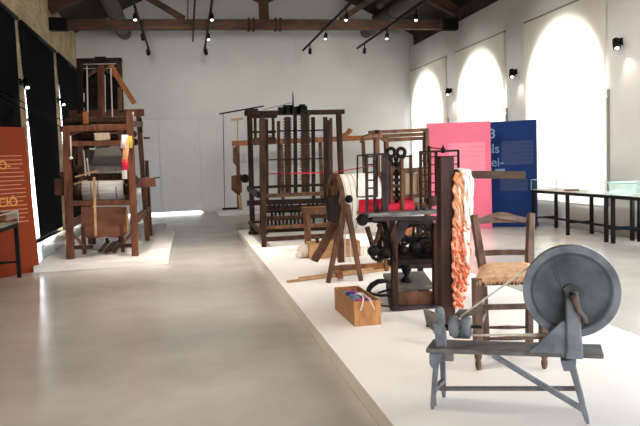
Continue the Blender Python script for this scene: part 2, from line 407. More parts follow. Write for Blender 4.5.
# lighting tracks and spots
ZT = 4.72
tracks = [(-.885,20.7,'leftmost of the four black ceiling tracks with spotlights'),(.66,20.6,'black ceiling track with spotlights left of the king post'),
          (3.55,20.5,'black ceiling track with spotlights right of the king post'),(5.13,20.2,'rightmost of the four black ceiling tracks with spotlights')]
for x, y1, lb in tracks:
    r = root('light_track', (x,y1,ZT), lb, 'light track', 'ceiling light tracks')
    MB().span((x-.022,4,ZT),(x+.022,y1,ZT+.045)).build('rail', BLK, r)
    b = MB()
    for yy in (6.5,13.5,17.6):
        z2 = 4.80 if yy == 17.6 else EAVE + SL*min(x-XL, XR-x) - .05
        b.cyl((x,yy,ZT+.04),(x,yy,z2),.008,n=6)
    b.build('hanger', BLK, r)
protos = {}
def spot_parts(r, c, d):
    d = V(d).normalized(); c = V(c)
    h_ = MB().cyl(c, c+d*.15, .042, .050, 14).build('housing', BLK, r)
    MB().cyl(c+d*.151, c+d*.153, .034, n=14).build('lens', LAMP, h_)
    MB().bar(c+V((0,0,.14)), c+d*.05, .025, .03).build('bracket', BLK, r)
where = ['nearest the far wall', 'beside the tie beam', 'nearest the viewer']
tn = ['leftmost ceiling track', 'track left of the king post', 'track right of the king post', 'rightmost ceiling track']
def lamp(name, loc, tgt, power, size=1.1, col=(1,.86,.70), blend=.7, rad=.05):
    l = bpy.data.lights.new(name, 'SPOT'); l.energy = power; l.spot_size = size; l.spot_blend = blend; l.color = col; l.shadow_soft_size = rad
    o = bpy.data.objects.new(name, l); C.objects.link(o); o.location = loc
    o.rotation_euler = (V(tgt)-V(loc)).to_track_quat('-Z','Y').to_euler()
for ti, (x, y1, _) in enumerate(tracks):
    for k, yy in enumerate((19.3,17.05,14.8)):
        lb = 'black spotlight on the %s, %s' % (tn[ti], where[k])
        away = k == 0 or (ti == 0 and k == 1)
        dr = V((.1,.9,-.8)) if away else V((0,-.45,-1)) if ti < 2 else V((-.25,-.45,-1))
        loc = (x,yy,ZT-.13); key = (away, ti > 1); proto = protos.get(key)
        if proto is None:
            proto = protos[key] = root('track_spotlight', loc, lb, 'spotlight', 'spotlights on the ceiling tracks'); spot_parts(proto, V(loc), dr); 
            continue
        dup(proto, loc, lb)
SPOT_E = 260
for x, y1, _ in tracks:
    for yy, dy, tz, pw in ((17.05,4.5,2.5,50), (14.8,6.8,2.6,80), (12.0,-1.2,0,200), (9.5,1.8,0,300), (6.5,1.8,0,260), (3.2,1.8,0,220)):  # far ones wash the back wall; nearer unseen ones added as fill
        lamp('track_fill_lamp', (x,yy,ZT-.32), (x*.9+.2,yy+dy,tz), pw, 1.5 if tz else 1.2, (1,.94,.86) if tz else (1,.90,.78), 1.0)
for yy in (19.5, 16.2, 12.4, 9.2):  # fill wash added to brighten the right wall, without housings
    lamp('track_fill_lamp', (3.55,yy,ZT-.32), (XR,yy,2.0), 190, 1.5, (1,.95,.88), 1.0)
x = at(193,44,19.2).x
tag(MB().span((x-.02,4,ZT+.06),(x+.02,19.2,ZT+.11)).solo('ceiling_rail', BLK, (x,19.2,ZT)), 'plain black ceiling rail without lamps between two spotlight tracks', 'rail')
tag(MB().cyl((x-.12,4,5.1),(x-.12,18.3,5.1),.012,n=6).solo('conduit', BLK, (x-.12,18.3,5.1)), 'thin dark conduit beside the plain ceiling rail', 'conduit')
# wall spots
def wall_spot(X, sg, y, z, lb):
    r = root('wall_spotlight', (X,y,z), lb, 'spotlight', 'spotlights on the side walls')
    MB().span((X,y-.06,z-.06),(X+sg*.03,y+.06,z+.06)).build('wall_plate', BLK, r, .005)
    MB().tube([(X+sg*.02,y,z),(X+sg*.12,y,z)], .022, 8).build('bracket', BLK, r)
    c = V((X+sg*.11,y-.02,z+.03)); d = V((sg*.25,-.55,-.75)).normalized()
    h_ = MB().cyl(c, c+d*.20, .055, .062, 14).build('housing', BLK, r)
    MB().cyl(c+d*.201, c+d*.203, .036, n=14).build('lens', LAMP, h_)
    lamp('wall_lamp', c+d*.24, c+d*.24+V((-sg*.16,-.2,-1)), 6, 1.5, (1,.85,.72))
wall_spot(XR,-1,10.54,3.25,'black wall spotlight right of the nearest arched window'); wall_spot(XR,-1,14.29,3.25,'black wall spotlight between the two larger arched windows')
wall_spot(XR,-1,18.1,3.25,'black wall spotlight between the two farthest arched windows')
wall_spot(XL,1,14.08,3.16,'black wall spotlight on the brick pier nearer the orange panel'); wall_spot(XL,1,18.0,3.18,'black wall spotlight on the brick pier beside the tall loom')

# ------------------------------------------------------------------ plinths
HP, HL = .11, .09
tag(MB().span((.955,1.0,0),(3.14,14.08,HP)).solo('display_plinth', PLINTH, (2.05,7,0), .004), 'long low white plinth carrying the spinning wheel, chair and machines', 'plinth', 'white plinths')
tag(MB().span((-2.245,10.46,0),(-.34,15.1,HL)).solo('display_plinth', PLINTH, (-1.3,12.5,0), .004), 'low white plinth under the tall loom at the left', 'plinth', 'white plinths')
tag(MB().span((-2.2,15.12,0),(-.57,17.1,HL)).solo('display_plinth', PLINTH, (-1.3,16,0), .004), 'small low white plinth just behind the tall loom plinth', 'plinth', 'white plinths')
tag(MB().span((.82,19.7,0),(6.0,21.3,HP)).solo('display_plinth', PLINTH, (3.4,20.5,0), .004), 'low white plinth by the far wall under the orange-brown loom', 'plinth', 'white plinths')

# ------------------------------------------------------------------ tall loom at the left
LL = root('jacquard_loom', (-1.33,12.2,HL), 'very tall reddish-brown loom with dark head frame and grey cloth roll', 'loom')
def vpost(mat, base, top, w, d, par, name='post', bev=.006):
    return MB().bar(base, top, w, d, (0,1,0)).build(name, mat, par, bev)
def P(x, y, Y): return at(x, y, Y)
f = onz(70.5,259,HL); vpost(W_RED, f, P(66.5,126,f.y), .11, .11, LL)
f = onz(135.3,256,HL); vpost(W_RED, f, P(129.5,113,f.y), .10, .11, LL)
f = V((-.795,13.2,HL)); vpost(W_RED, f, P(138.5,114,13.2), .085, .11, LL)
f = V((-1.80,13.2,HL)); vpost(W_RED, f, f+V((0,0,2.35)), .10, .11, LL)
f = V((-.78,14.1,HL)); vpost(W_RED, f, f+V((0,0,1.5)), .07, .09, LL)
def hb(x0,y0,x1,y1,Y,h,d,mat,par,name,bev=.004): return MB().bar(P(x0,y0,Y), P(x1,y1,Y), h, d).build(name, mat, par, bev)
hb(70,114,144,112.5,12.3,.115,.13,W_RED,LL,'top_beam')
hb(60,129,131,127,11.1,.09,.09,W_RED,LL,'cross_rail'); hb(66,144,133,143,11.1,.075,.08,W_RED,LL,'cross_rail'); hb(66,120,128,119.5,11.6,.07,.08,W_DARK,LL,'cross_rail')
for xa, ya, xb, yb in ((66.5,133,-1.80,2.2),(130,124,-.80,2.25)):
    MB().bar(P(xa,ya,11.05), V((xb,13.2,yb)), .10, .08, (1,0,0)).build('side_rail', W_RED, LL, .005)
MB().bar((-1.82,11.1,.62),(-1.8,13.3,.62),.12,.07,(1,0,0)).build('side_rail', W_RED, LL, .005)
MB().bar((-.86,11.1,.62),(-.79,14.1,.62),.12,.07,(1,0,0)).build('side_rail', W_RED, LL, .005)
MB().bar((-.86,11.1,1.2),(-.78,14.1,1.2),.14,.07,(1,0,0)).build('side_rail', W_RED, LL, .005)
hb(80.3,141,80.8,190,11.6,.075,.08,W_RED,LL,'inner_post'); hb(85.5,112,86,124,11.5,.08,.06,W_ORANGE,LL,'inner_post'); hb(120,118,122.5,190,11.7,.07,.08,W_RED,LL,'inner_post')
hb(91,127,124,126.5,11.8,.07,.10,W_TAN,LL,'batten'); hb(84,133,93,133,11.9,.05,.1,W_DARK,LL,'batten')
MB().bar(P(95,137,11.5), P(109.5,136.5,11.5), .115, .18).build('card_block', TAN_CL, LL, .01)
for k, yy in enumerate((122,125,131.5,136,140.5)): hb(82+k%2,yy,124,yy-.6,12.0+.15*k,.07,.05,(W_DARK,W_BLACK,W_RED)[k%3],LL,'heddle_frame')
MB().bar(P(72,133,12.4), P(74,172,12.4), .16, .05).build('side_board', W_DARK, LL, .004)
MB().bar(P(126,118,12.4), P(128,172,12.4), .14, .05).build('side_board', W_DARK, LL, .004)
hb(69.5,150,70.5,200,11.5,.07,.05,W_DARK,LL,'inner_post'); hb(76,160,77,204,11.9,.05,.05,W_BLACK,LL,'inner_post')
hb(66,170,80,166,11.4,.04,.05,W_RED,LL,'cross_rail'); hb(75,196,83,195,11.2,.06,.05,W_BLACK,LL,'cross_rail'); hb(140,118,141,133,12.9,.06,.06,W_DARK,LL,'hanging_post')
hb(95,147,106,147,11.6,.07,.12,TAN_CL,LL,'card_block')
b = MB()
for k in range(46):
    u = k/45
    for Yk, o in ((11.45,0),(11.6,.3)):
        b.tube([P(98+20*u+o,141,Yk+.1), P(91.5+31.5*u+o,166,Yk)], .0055, 5)
b.build('harness_cord', CORD_G, LL)
MB().bar(P(105,150,12.7), P(105.3,204,12.7), .68, .02).build('warp_sheet', mottled('gap_darkening', (.055,.040,.032), (.12,.095,.08), (50,4,4), .85), LL)  # dark sheet added to darken the gaps in the loom
MB().bar(P(84,118,13.0), P(85,205,13.0), .16, .05).build('side_board', W_DARK, LL, .004)  # rear boards added to hide the bright wall behind
MB().bar(P(124.5,118,13.0), P(126,200,13.0), .13, .05).build('side_board', W_DARK, LL, .004)
MB().bar(P(84,121,13.05), P(127,120,13.05), .12, .05).build('back_board', W_DARK, LL, .004)
MB().bar(P(84,142,12.95), P(126,141,12.95), .22, .04).build('back_board', W_BLACK, LL, .004)
hb(87,158,89.5,176,11.35,.02,.02,CORD_P,LL,'lease_rod',0); hb(83.5,150,86,176,11.35,.02,.02,CORD_P,LL,'lease_rod',0)
MB().bar(P(84,169.5,11.5), P(124.5,168.5,11.5), .135, .05).build('reed_beater', mottled('reed_grey',(.16,.13,.13),(.26,.22,.21),(40,6,6),.7), LL, .006)
hb(80,177.5,126,176.5,11.6,.10,.06,W_DARK,LL,'beater_sill'); hb(74,184,87,180.5,11.2,.03,.03,W_TAN,LL,'handle_rod',0)
hb(75,177,98,170.5,11.2,.022,.022,W_TAN,LL,'handle_rod',0)
MB().cyl(P(83,190.5,11.15), P(124,189.5,11.15), .145, n=28).build('cloth_roll', LINEN, LL)
b = MB()
for xs in (92,99,117): b.ring((P(xs,190,11.15)), (1,0,0), .147, .006, 28, w=.018)
b.build('cloth_stripe', CORD_G, LL)
MB().cyl(P(75,190.8,11.15), P(83,190.5,11.15), .09, n=16).build('roll_end', W_DARK, LL)
MB().cyl(P(124,189.5,11.15), P(131,189.2,11.15), .09, n=16).build('roll_end', W_DARK, LL)
hb(68,203.5,137,202.5,11.0,.075,.10,W_RED,LL,'breast_beam'); 
MB().prism([P(81,207,11.8),P(126.5,207,11.8),P(127,233,11.8),P(122,238,11.8),P(104,236.5,11.8),P(92,239,11.8),P(81.5,236,11.8)], (0,.04,0)).build('lower_board', mottled('board_red',(.15,.048,.024),(.27,.10,.05),(3,9,9),.6), LL)
hb(94,238,94,244,11.7,.06,.05,W_BLACK,LL,'treadle'); hb(107,238,107,243,11.7,.04,.05,W_BLACK,LL,'treadle'); hb(120,236,120,242,11.7,.04,.05,W_BLACK,LL,'treadle')
hb(94,177,95.8,236,10.95,.035,.03,W_TAN,LL,'upright_stick'); hb(127,210,128,232,11.0,.03,.03,W_TAN,LL,'upright_stick')
hb(71,247.5,93,247,11.1,.055,.07,W_DARK,LL,'foot_rail'); hb(118,246,136,245,11.1,.055,.07,W_DARK,LL,'foot_rail')
hb(72.5,234,87,249,11.1,.035,.05,W_RED,LL,'foot_brace'); hb(133,231,121,246.5,11.1,.035,.05,W_RED,LL,'foot_brace')
f = onz(84.5,254,HL); MB().bar(f, f+V((0,0,.45)), .06, .06).build('foot_post', W_RED, LL, .004)
f = onz(123,252,HL); MB().bar(f, f+V((0,0,.45)), .055, .06).build('foot_post', W_RED, LL, .004)
b = MB()
for k, xx in enumerate((100,106,110,114)):
    p = onz(xx,253+(k%2),HL)+V((0,0,.035)); b.bar(p, p+V((.03,1.0,.05)), .05, .03, (0,0,1))
b.build('treadle', W_RED, LL)
MB().bar(P(55,187,11.25), P(71,187,11.25), .26, .14).build('side_arm', W_RED, LL, .01)
MB().bar(P(60,176,11.25), P(70,173,11.25), .10, .12).build('side_arm', W_RED, LL, .01)
hb(128,184,155.5,182,11.3,.14,.12,W_RED,LL,'side_arm'); hb(153,178.2,160,177.6,11.3,.02,.02,IRON,LL,'iron_pin',0)
MB().cyl(P(133,180,11.05)-V((0,.08,0)), P(133,180,11.05)+V((0,.10,0)), .085, n=14).cyl(P(133,180,11.05)-V((0,.12,0)), P(133,180,11.05), .03, n=10).build('ratchet_wheel', IRON_B, LL)
MB().bar(P(129,170,11.1), P(132.5,206,11.1), .06, .12).build('ratchet_plate', W_BLACK, LL, .005)
hb(143.5,138,150,138,13.1,.03,.03,IRON,LL,'iron_pin',0)
MB().ball(P(71,158,11.0), .03, sc=(1,1,.8)).build('pale_weight', YARN_W, LL)
MB().tube([P(70.5,136,11.0),P(70.8,148,10.98),P(71,157,11.0)], .012, 6).build('pale_cord', CORD_P, LL)
MB().tube([P(73,140,11.1),P(75,150,11.1),P(73,162,11.1),P(76,172,11.1)], .03, 8).build('dark_strap', W_BLACK, LL)
for xx,yy in ((133,134),(134.5,142)): MB().cyl(P(xx,yy,11.6)-V((0,.05,0)), P(xx,yy,11.6)+V((0,.05,0)), .06, n=14).build('pulley', W_DARK, LL)
MB().tube([P(133,112,11.7),P(133.5,134,11.6),P(134.5,150,11.6),P(134,178,11.2)], .008, 6).build('pale_cord', CORD_P, LL)
MB().ball(P(138,192,11.2), .05).build('pale_weight', CORD_P, LL)
# head
HD = 12.3
vpost(W_BLACK, P(80.5,114,HD), P(79.5,60,HD), .085, .14, LL, 'head_post'); vpost(W_DARK, P(121.5,113,HD), P(119.5,60,HD), .075, .14, LL, 'head_post')
vpost(W_BLACK, P(81,114,12.9), P(80,62,12.9), .085, .1, LL, 'head_post'); vpost(W_BLACK, P(121,113,12.9), P(119,62,12.9), .085, .1, LL, 'head_post')
hb(77,61.2,122,60.2,HD,.07,.16,W_BLACK,LL,'head_beam'); hb(95,58.2,106,58,HD,.035,.12,W_BLACK,LL,'head_cap')
hb(80,66.5,121,66,HD+.1,.05,.1,W_DARK,LL,'head_beam')
vpost(W_RED, P(101.8,123,12.1), P(100.8,65,12.1), .10, .10, LL, 'centre_post')
MB().prism([P(94,122,12.05),P(111,122,12.05),P(106,115,12.05),P(99,115,12.05)], (0,.1,0)).build('post_foot', W_RED, LL)
hb(110,65,134.5,103.5,12.05,.085,.05,W_ORANGE,LL,'slanted_board')
hb(101,67,87,76,12.1,.05,.05,W_BROWN,LL,'short_brace'); hb(103,68,114,76,12.15,.04,.05,W_BROWN,LL,'short_brace')
MB().bar(P(92.5,79,12.5), P(92.5,111,12.5), .22, .3).build('needle_box', IRON, LL, .006); MB().bar(P(111.3,73,12.5), P(111.8,111,12.5), .26, .3).build('needle_box', IRON, LL, .006)
hb(87,66,88,121,12.0,.018,.018,CORD_P,LL,'lift_rod',0); hb(110.8,68,112.6,120,12.0,.018,.018,CORD_P,LL,'lift_rod',0); hb(105,75,105.5,112,12.0,.012,.012,CORD_P,LL,'lift_rod',0)
MB().prism([P(82.5,69,13.0),P(117.5,68.5,13.0),P(118.5,112,13.0),P(93,112,13.0),P(93,93,13.0),P(83.5,93,13.0)], (0,.04,0)).build('head_dark_backing', W_BLACK, LL)  # black board added to darken the inside of the head
hb(83,87,118,86.5,12.4,.05,.06,W_BLACK,LL,'head_rail'); hb(83,105,119,104.5,12.4,.10,.06,W_BLACK,LL,'head_rail')
MB().bar(P(119.5,88,12.1), P(120,110,12.1), .06, .08).build('iron_catch', W_BROWN, LL)
for ya, pb in ((96.5,(58,126)), (91,(63,121))):
    p0 = onx(0,ya,XL+.16); q0 = P(pb[0]+5,pb[1]+2,11.05)
    tag(MB().tube([p0, (p0+q0)/2+V((0,0,-.01)), q0], .009, 6).solo('tension_rope', IRON, q0), ('lower' if ya > 95 else 'upper')+' of two thin dark ropes running across the black blinds to the tall loom', 'rope', 'ropes beside the tall loom')
sk = root('yarn_skein', P(126,136,10.92), 'white, orange and red skein hanging on the tall loom', 'yarn')
def skein(par, name, mat, pts, n, spread, r):
    b = MB()
    for k in range(n):
        th = 2*math.pi*k/n; off = V((math.cos(th)*spread, math.sin(th)*spread*.5, 0))
        b.tube([V(p)+off*(1+.3*math.sin(i*1.7+k)) for i, p in enumerate(pts)], r, 6)
    return b.build(name, mat, par)
Ys = 10.9
skein(sk,'white_top',YARN_WW,[P(125,135,Ys),P(124,140,Ys),P(123.5,148,Ys)],6,.028,.022)
skein(sk,'orange_strand',YARN_OP,[P(126,138,Ys),P(125.5,150,Ys),P(124.5,162,Ys)],6,.025,.02)
skein(sk,'red_band',YARN_R,[P(124.5,159,Ys),P(124.5,164,Ys),P(125,170,Ys)],6,.03,.022)
skein(sk,'white_tail',YARN_W,[P(124.5,168,Ys),P(124,173,Ys),P(124.5,179,Ys)],5,.025,.016)
skein(sk,'yellow_strand',YELLOW,[P(130,136,Ys),P(130.5,142,Ys),P(130.5,148,Ys)],4,.018,.012)

# ------------------------------------------------------------------ dark loom in the middle
ML = root('ribbon_loom', (2.05,12.0,HP), 'dark open-framed loom of tall upright boards with a red ribbon', 'loom')
f = onz(252.6,233,HP); vpost(W_DARK, f, P(249.5,113,f.y), .095, .11, ML)
f = V((2.93,13.1,HP)); vpost(W_DARK, f, P(338.5,112,13.1), .095, .11, ML)
f = onz(264,247,HP); vpost(W_DARK, f, P(262.5,118,f.y), .075, .09, ML)
f = V((2.24,10.97,HP)); vpost(W_DARK, f, P(329,120,10.97), .05, .07, ML)
hb(244.5,113.5,344,111.8,13.1,.085,.14,W_DARK,ML,'top_beam'); hb(245,110.5,258,110,13.1,.05,.1,W_DARK,ML,'beam_end')
hb(251,117,277,116.5,12.6,.05,.06,W_DARK,ML,'head_rail'); hb(252,132,276,131.5,12.6,.04,.06,W_DARK,ML,'head_rail')
hb(252,141,276,140,12.6,.09,.06,W_BROWN,ML,'head_rail'); hb(255,117,255.5,141,12.6,.05,.05,W_DARK,ML,'head_post'); hb(273,117,273.5,141,12.6,.05,.05,W_DARK,ML,'head_post')
for yy in (133,136,138.5): hb(267,yy,275,yy,12.4,.018,.04,W_DARK,ML,'head_slat',0)
def slat(xc, wpx, y0, y1, Y, tooth=False, mat=W_DARK):
    wd = wpx*Y/690
    b = MB().bar(P(xc,y0,Y), P(xc+.6,y1,Y), wd, .05)
    if tooth:
        for k in range(22):
            yy = y0+2+k*3
            for sg in (-1,1): b.bar(P(xc+sg*wpx*.5,yy,Y), P(xc+sg*(wpx*.5+1.1),yy,Y), .02, .03)
    b.build('upright_board', mat, ML)
slat(278.5,3,121,195,12.1); slat(287.5,6,117,195,12.1,True); slat(295,3.6,111,195,12.1,False,W_BLACK); slat(305,8,114,195,12.1,True); slat(313,3.6,117,200,12.1,False,W_BLACK)
slat(325.2,4,117,200,11.4,False,W_BLACK); slat(266,4,119,200,11.6,False,W_BLACK); slat(260.5,2.5,119,232,12.0); slat(331,2.4,118,200,11.8)
hb(279,131,330,130,12.0,.025,.03,IRON,ML,'iron_rod',0); hb(262,160,326,158.5,12.0,.02,.03,IRON,ML,'iron_rod',0)
for (x0,y0,x1,y1,Y,h,mt,nm) in ((250,187.5,331,184.5,11.8,.045,W_BLACK,'cross_rail'),(262,196,331,193,11.6,.065,W_BROWN,'cross_rail'),(247,203,331,200.5,11.4,.085,W_BLACK,'cross_rail'),
    (262,209,331,206.5,11.9,.055,W_DARK,'cross_rail'),(262,218.5,331,215.5,11.4,.06,W_DARK,'cross_rail'),(263,228,330,224.5,11.1,.055,W_BROWN,'cross_rail'),(264,239.5,329,235.5,11.0,.07,W_DARK,'cross_rail'),
    (252,222,262,222,12.6,.04,W_DARK,'side_rail'),(262,212.5,331,210,12.2,.03,W_BLACK,'cross_rail')):
    hb(x0,y0,x1,y1,Y,h,.06,mt,ML,nm)
MB().bar((1.10,11.0,.95),(1.13,13.2,.98),.10,.06,(1,0,0)).build('side_rail', W_BLACK, ML, .004); MB().bar((1.14,10.97,.32),(1.13,13.2,.32),.07,.06,(1,0,0)).build('side_rail', W_DARK, ML, .004)
MB().bar((2.24,10.97,.80),(2.93,13.1,.80),.10,.06,(1,0,0)).build('side_rail', W_DARK, ML, .004)
MB().bar((2.24,10.97,.35),(2.93,13.1,.35),.07,.06,(1,0,0)).build('side_rail', W_DARK, ML, .004)
f = onz(249,234.5,HP); MB().bar(f+V((0,0,.03)), f+V((.35,-.1,.03)), .06, .10).build('foot_block', W_DARK, ML)
for row, (yy, Y, x0, x1, n) in enumerate(((205,11.7,270,330,15),(214,11.7,268,330,17),(223,11.4,268,329,17))):
    b = MB()
    for k in range(n):
        if random.random() < .18: continue
        xx = x0 + (x1-x0)*k/(n-1); y0 = yy - (k/(n-1))*3
        p = P(xx,y0,Y+random.uniform(-.08,.08)); h = .055
        MB().lathe(p-V((0,0,h)), p+V((0,0,h)), [(0,.035),(.12,.035),(.18,.02),(.82,.02),(.88,.035),(1,.035)], 8).build('bobbin', W_BLACK, ML)
MB().bar(P(266,209,12.3), P(331,207,12.3), .12, .03).bar(P(264,231,11.8), P(329,228.5,11.8), .06, .05).build('back_board', W_BLACK, ML)
b = MB()
for (x0,x1,ya,yb) in ((279,285,107.5,114),(284,292,105.5,113),(290,299,107,114),(297,306,106.5,113),(300,304,104.8,108)):
    b.span(P(x0,yb,13.0), P(x1,ya,13.15))
b.build('top_mechanism', IRON, ML)
MB().lathe(P(293.2,112,13.0), P(292.8,91,13.0), [(0,.02),(.4,.016),(.75,.012),(1,.003)], 8).build('iron_spike', IRON, ML)
b = MB().bar(P(262,174,12.2), P(331,172.5,11.9), .021, .012).bar(P(331,172.5,11.9), V((2.45,8.95,1.36)), .018, .012)
b.build('red_ribbon', YARN_R, ML)

# far orange-brown loom near the end wall
FL = root('wooden_loom', (3.3,20.6,HP), 'far orange-brown loom with a long beam and scrolled finial by the end wall', 'loom')
FY = 20.6
f = V((at(239,210,FY).x,FY,HP)); vpost(W_RED, f, P(237.5,141,FY), .10, .12, FL)
f = V((at(365,175,FY).x,FY,HP)); vpost(W_BROWN, f, P(363,139,FY), .09, .12, FL)
hb(232,143.5,372,137.5,FY,.15,.14,W_ORANGE,FL,'long_beam'); hb(254,141.5,275,140.5,FY-.1,.22,.1,W_RED,FL,'beam_cheek')
MB().tube([P(338,137.5,FY),P(343,136,FY),P(347,133.5,FY),P(350,130.5,FY),P(352,131.5,FY)], [.07,.07,.07,.09,.05], 10).build('scroll_finial', W_ORANGE, FL)
hb(237.5,142,237.8,119,FY,.035,.04,W_TAN,FL,'thin_upright'); hb(231,119.8,243,118.4,FY,.06,.05,W_TAN,FL,'cross_piece')
MB().prism([P(231.5,176,FY-.1),P(241.5,174,FY-.1),P(242,192,FY-.1),P(238,195,FY-.1),P(231.5,190,FY-.1)], (0,.1,0)).build('side_plate', W_RED, FL)
MB().prism([P(233,147,FY-.1),P(239,147,FY-.1),P(238,168,FY-.1),P(233,162,FY-.1)], (0,.08,0)).build('side_plate', W_BROWN, FL)
MB().cyl(P(245,178.5,FY-.1)-V((0,.1,0)), P(245,178.5,FY-.1)+V((0,.1,0)), .13, n=16).build('round_knob', BLK, FL)
MB().bar(P(239.5,195,FY-.25),V((P(241,209,FY-.25).x,FY-.25,HP)),.09,.08).build('front_foot', W_TAN, FL, .004); MB().span((P(222,206,FY).x,FY-.05,HP),(P(240,206,FY).x,FY+.05,HP+.06)).build('foot_rail', W_BLACK, FL)
MB().tube([P(219,114,FY+.1),P(264,106,FY+.1)], .022, 6).build('long_pole', IRON, FL)
MB().tube([P(223,113.5,FY+.1),V((P(224.5,205,FY+.1).x,FY+.1,HP))], .010, 6).build('hanging_wire', IRON, FL)
MB().tube([P(264,109.5,FY),P(292,102.5,FY)], .008, 6).build('hanging_wire', IRON, FL)
for xx in (282,322): 
    f = P(xx,140,FY); MB().bar(V((f.x,FY+.3,HP)), V((f.x,FY+.3,f.z+.05)), .10, .1).build('post', W_BROWN, FL, .005)

# brown loom behind the machine
TL = root('hand_loom', (2.75,8.7,HP), 'light brown wooden hand loom frame in front of the pink panel', 'loom')
for xx, Y, tp, mt, w in ((376,8.5,130,W_BROWN,.066),(426,8.5,130,W_BROWN,.055),(386,8.95,138,W_BROWN,.05),(424.5,8.95,138,W_BROWN,.045)):
    tpp = P(xx,tp,Y); 
    vpost(mt, V((tpp.x,Y,HP)), tpp, w, .08, TL)
p = P(369,132.5,8.5); q = P(428,129.8,8.5)
MB().bar(p, q, .042, .08).build('top_beam', W_BROWN, TL, .004)
hb(374,136.5,426,134,8.7,.045,.06,W_BROWN,TL,'top_beam'); hb(386,140,425,138.2,8.95,.05,.06,W_BROWN,TL,'top_beam')
MB().bar(P(376,134,8.5), P(386,140,8.95), .06, .06).build('side_rail', W_BROWN, TL, .004)
MB().tube([P(361,143,8.4),P(364,138,8.4),P(370,136.5,8.45),P(377,136,8.45)], [.02,.035,.04,.03], 8).build('curved_arm', W_BROWN, TL)
hb(386,172,425,169.5,8.9,.07,.06,W_BROWN,TL,'warp_beam'); hb(386,197.5,425,195.5,8.9,.05,.06,W_BROWN,TL,'breast_beam')
MB().bar(P(403,184,8.93), P(424,183,8.93), .28, .03).build('warp_sheet', mottled('warp_pale',(.48,.36,.22),(.62,.50,.34),(30,30,4),.8), TL)
for xx in (404,411.5,418.5,423): hb(xx,172,xx+.3,196,8.85,.03,.03,W_BROWN,TL,'warp_slat',0)
MB().tube([P(374,172,8.4),P(377,182,8.4),P(380.5,198,8.4),P(382,208,8.4)], [.03,.045,.045,.03], 8).build('curved_arm', W_BROWN, TL)
hb(403,235,417,223,8.4,.10,.05,W_ORANGE,TL,'slanted_board'); hb(419,223,420,236,8.4,.06,.05,W_BROWN,TL,'slanted_board')
hb(375,207,425,205,8.5,.08,.06,W_BROWN,TL,'breast_beam')
MB().bar(V((2.37,8.5,.45)), V((3.05,8.5,.45)), .07, .06).build('foot_rail', W_BROWN, TL, .004)
for xx, YY in ((2.38,(8.5,8.95)),(3.06,(8.5,8.95))): MB().bar(V((xx,YY[0],.55)), V((xx,YY[1],.55)), .07, .05, (1,0,0)).build('side_rail', W_BROWN, TL, .004)

# ------------------------------------------------------------------ yarn winder with big white drum
WD = root('yarn_winder', (1.75,7.6,HP), 'wooden yarn winder on splayed legs with a big drum of white yarn', 'winder')
f = onz(328,283,HP); g = onz(361,281,HP); ap = P(345,203,7.45)
MB().bar(f, ap, .045, .05, w2=.07).build('leg', W_BROWN, WD, .004); MB().bar(g, ap+V((.02,0,-.02)), .045, .05, w2=.065).build('leg', W_BROWN, WD, .004)
hb(332,268,361,267,7.4,.05,.05,W_BROWN,WD,'cross_rail')
MB().prism([P(327,197,7.35),P(339,195,7.35),P(339.5,208,7.35),P(337,223,7.35),P(329,221,7.35)], (0,.12,0)).build('hub_block', W_BLACK, WD, .01)
MB().ball(P(349,199,7.35), .045).build('knob', IRON, WD)
c0 = P(336,204.5,7.78); c1 = P(380,203,7.78); ax = V((1,.02,0))
c1.z = c0.z; c1.x = c0.x+.50; c1.y = c0.y
for c_ in (c0, c1):
    MB().ring(c_, ax, .365, .045, 40, w=.05).build('rim', W_BROWN if c_ is c0 else W_RED, WD)
    b = MB()
    for k in range(4):
        th = k*math.pi/4; d = V((0, math.cos(th), math.sin(th)))*.34; b.bar(c_-d, c_+d, .03, .03, (1,0,0))
    b.build('spoke', W_BROWN, WD)
b = MB(); b.lathe(c0+V((.02,0,0)), c1-V((.02,0,0)), [(0,.20),(0.0,.345)]+[(k/14,.345+.006*(k%2)) for k in range(1,14)]+[(1,.345),(1,.2)], 36)
dr_ = b.build('yarn_drum', YARN_W, WD)
b = MB()
for k in range(5): b.ring(c0+V((.05+.03*k+.03*(k%2),0,0)), (1,.0,0), .351, .003, 36, w=.006)
b.build('yarn_stripe', W_TAN, dr_)
MB().cyl(c0-V((.12,0,0)), c1+V((.06,0,0)), .03, n=12).build('axle', W_DARK, WD)
lp = [P(338,205,7.55),P(334,222,7.65),P(328,236,7.8),P(322,248,7.95),P(315,259,8.1)]
b = MB()
for a_, e_ in zip(lp, lp[1:]): b.bar(a_, e_ + (e_-a_)*.06, .085, .06)
b.build('curved_leg', W_BROWN, WD)
f = V((2.28,7.9,HP)); MB().bar(f, V((c1.x+.05,7.7,c0.z)), .05, .05).build('leg', W_BROWN, WD, .004)
hb(340,268,396,265.5,8.05,.07,.08,W_ORANGE,WD,'base_rail'); MB().bar(V((1.62,7.45,.16)), V((1.68,8.05,.16)), .06, .06, (1,0,0)).build('base_rail', W_ORANGE, WD)
MB().bar(P(345,205,7.5), P(345,262,7.7), .012, .012).bar(P(349,205,7.5), P(351,262,7.7), .012, .012).build('guide_wire', CORD_P, WD)
MB().bar(P(339,207,7.5), P(341,262,7.6), .07, .05).build('centre_post', W_BROWN, WD)
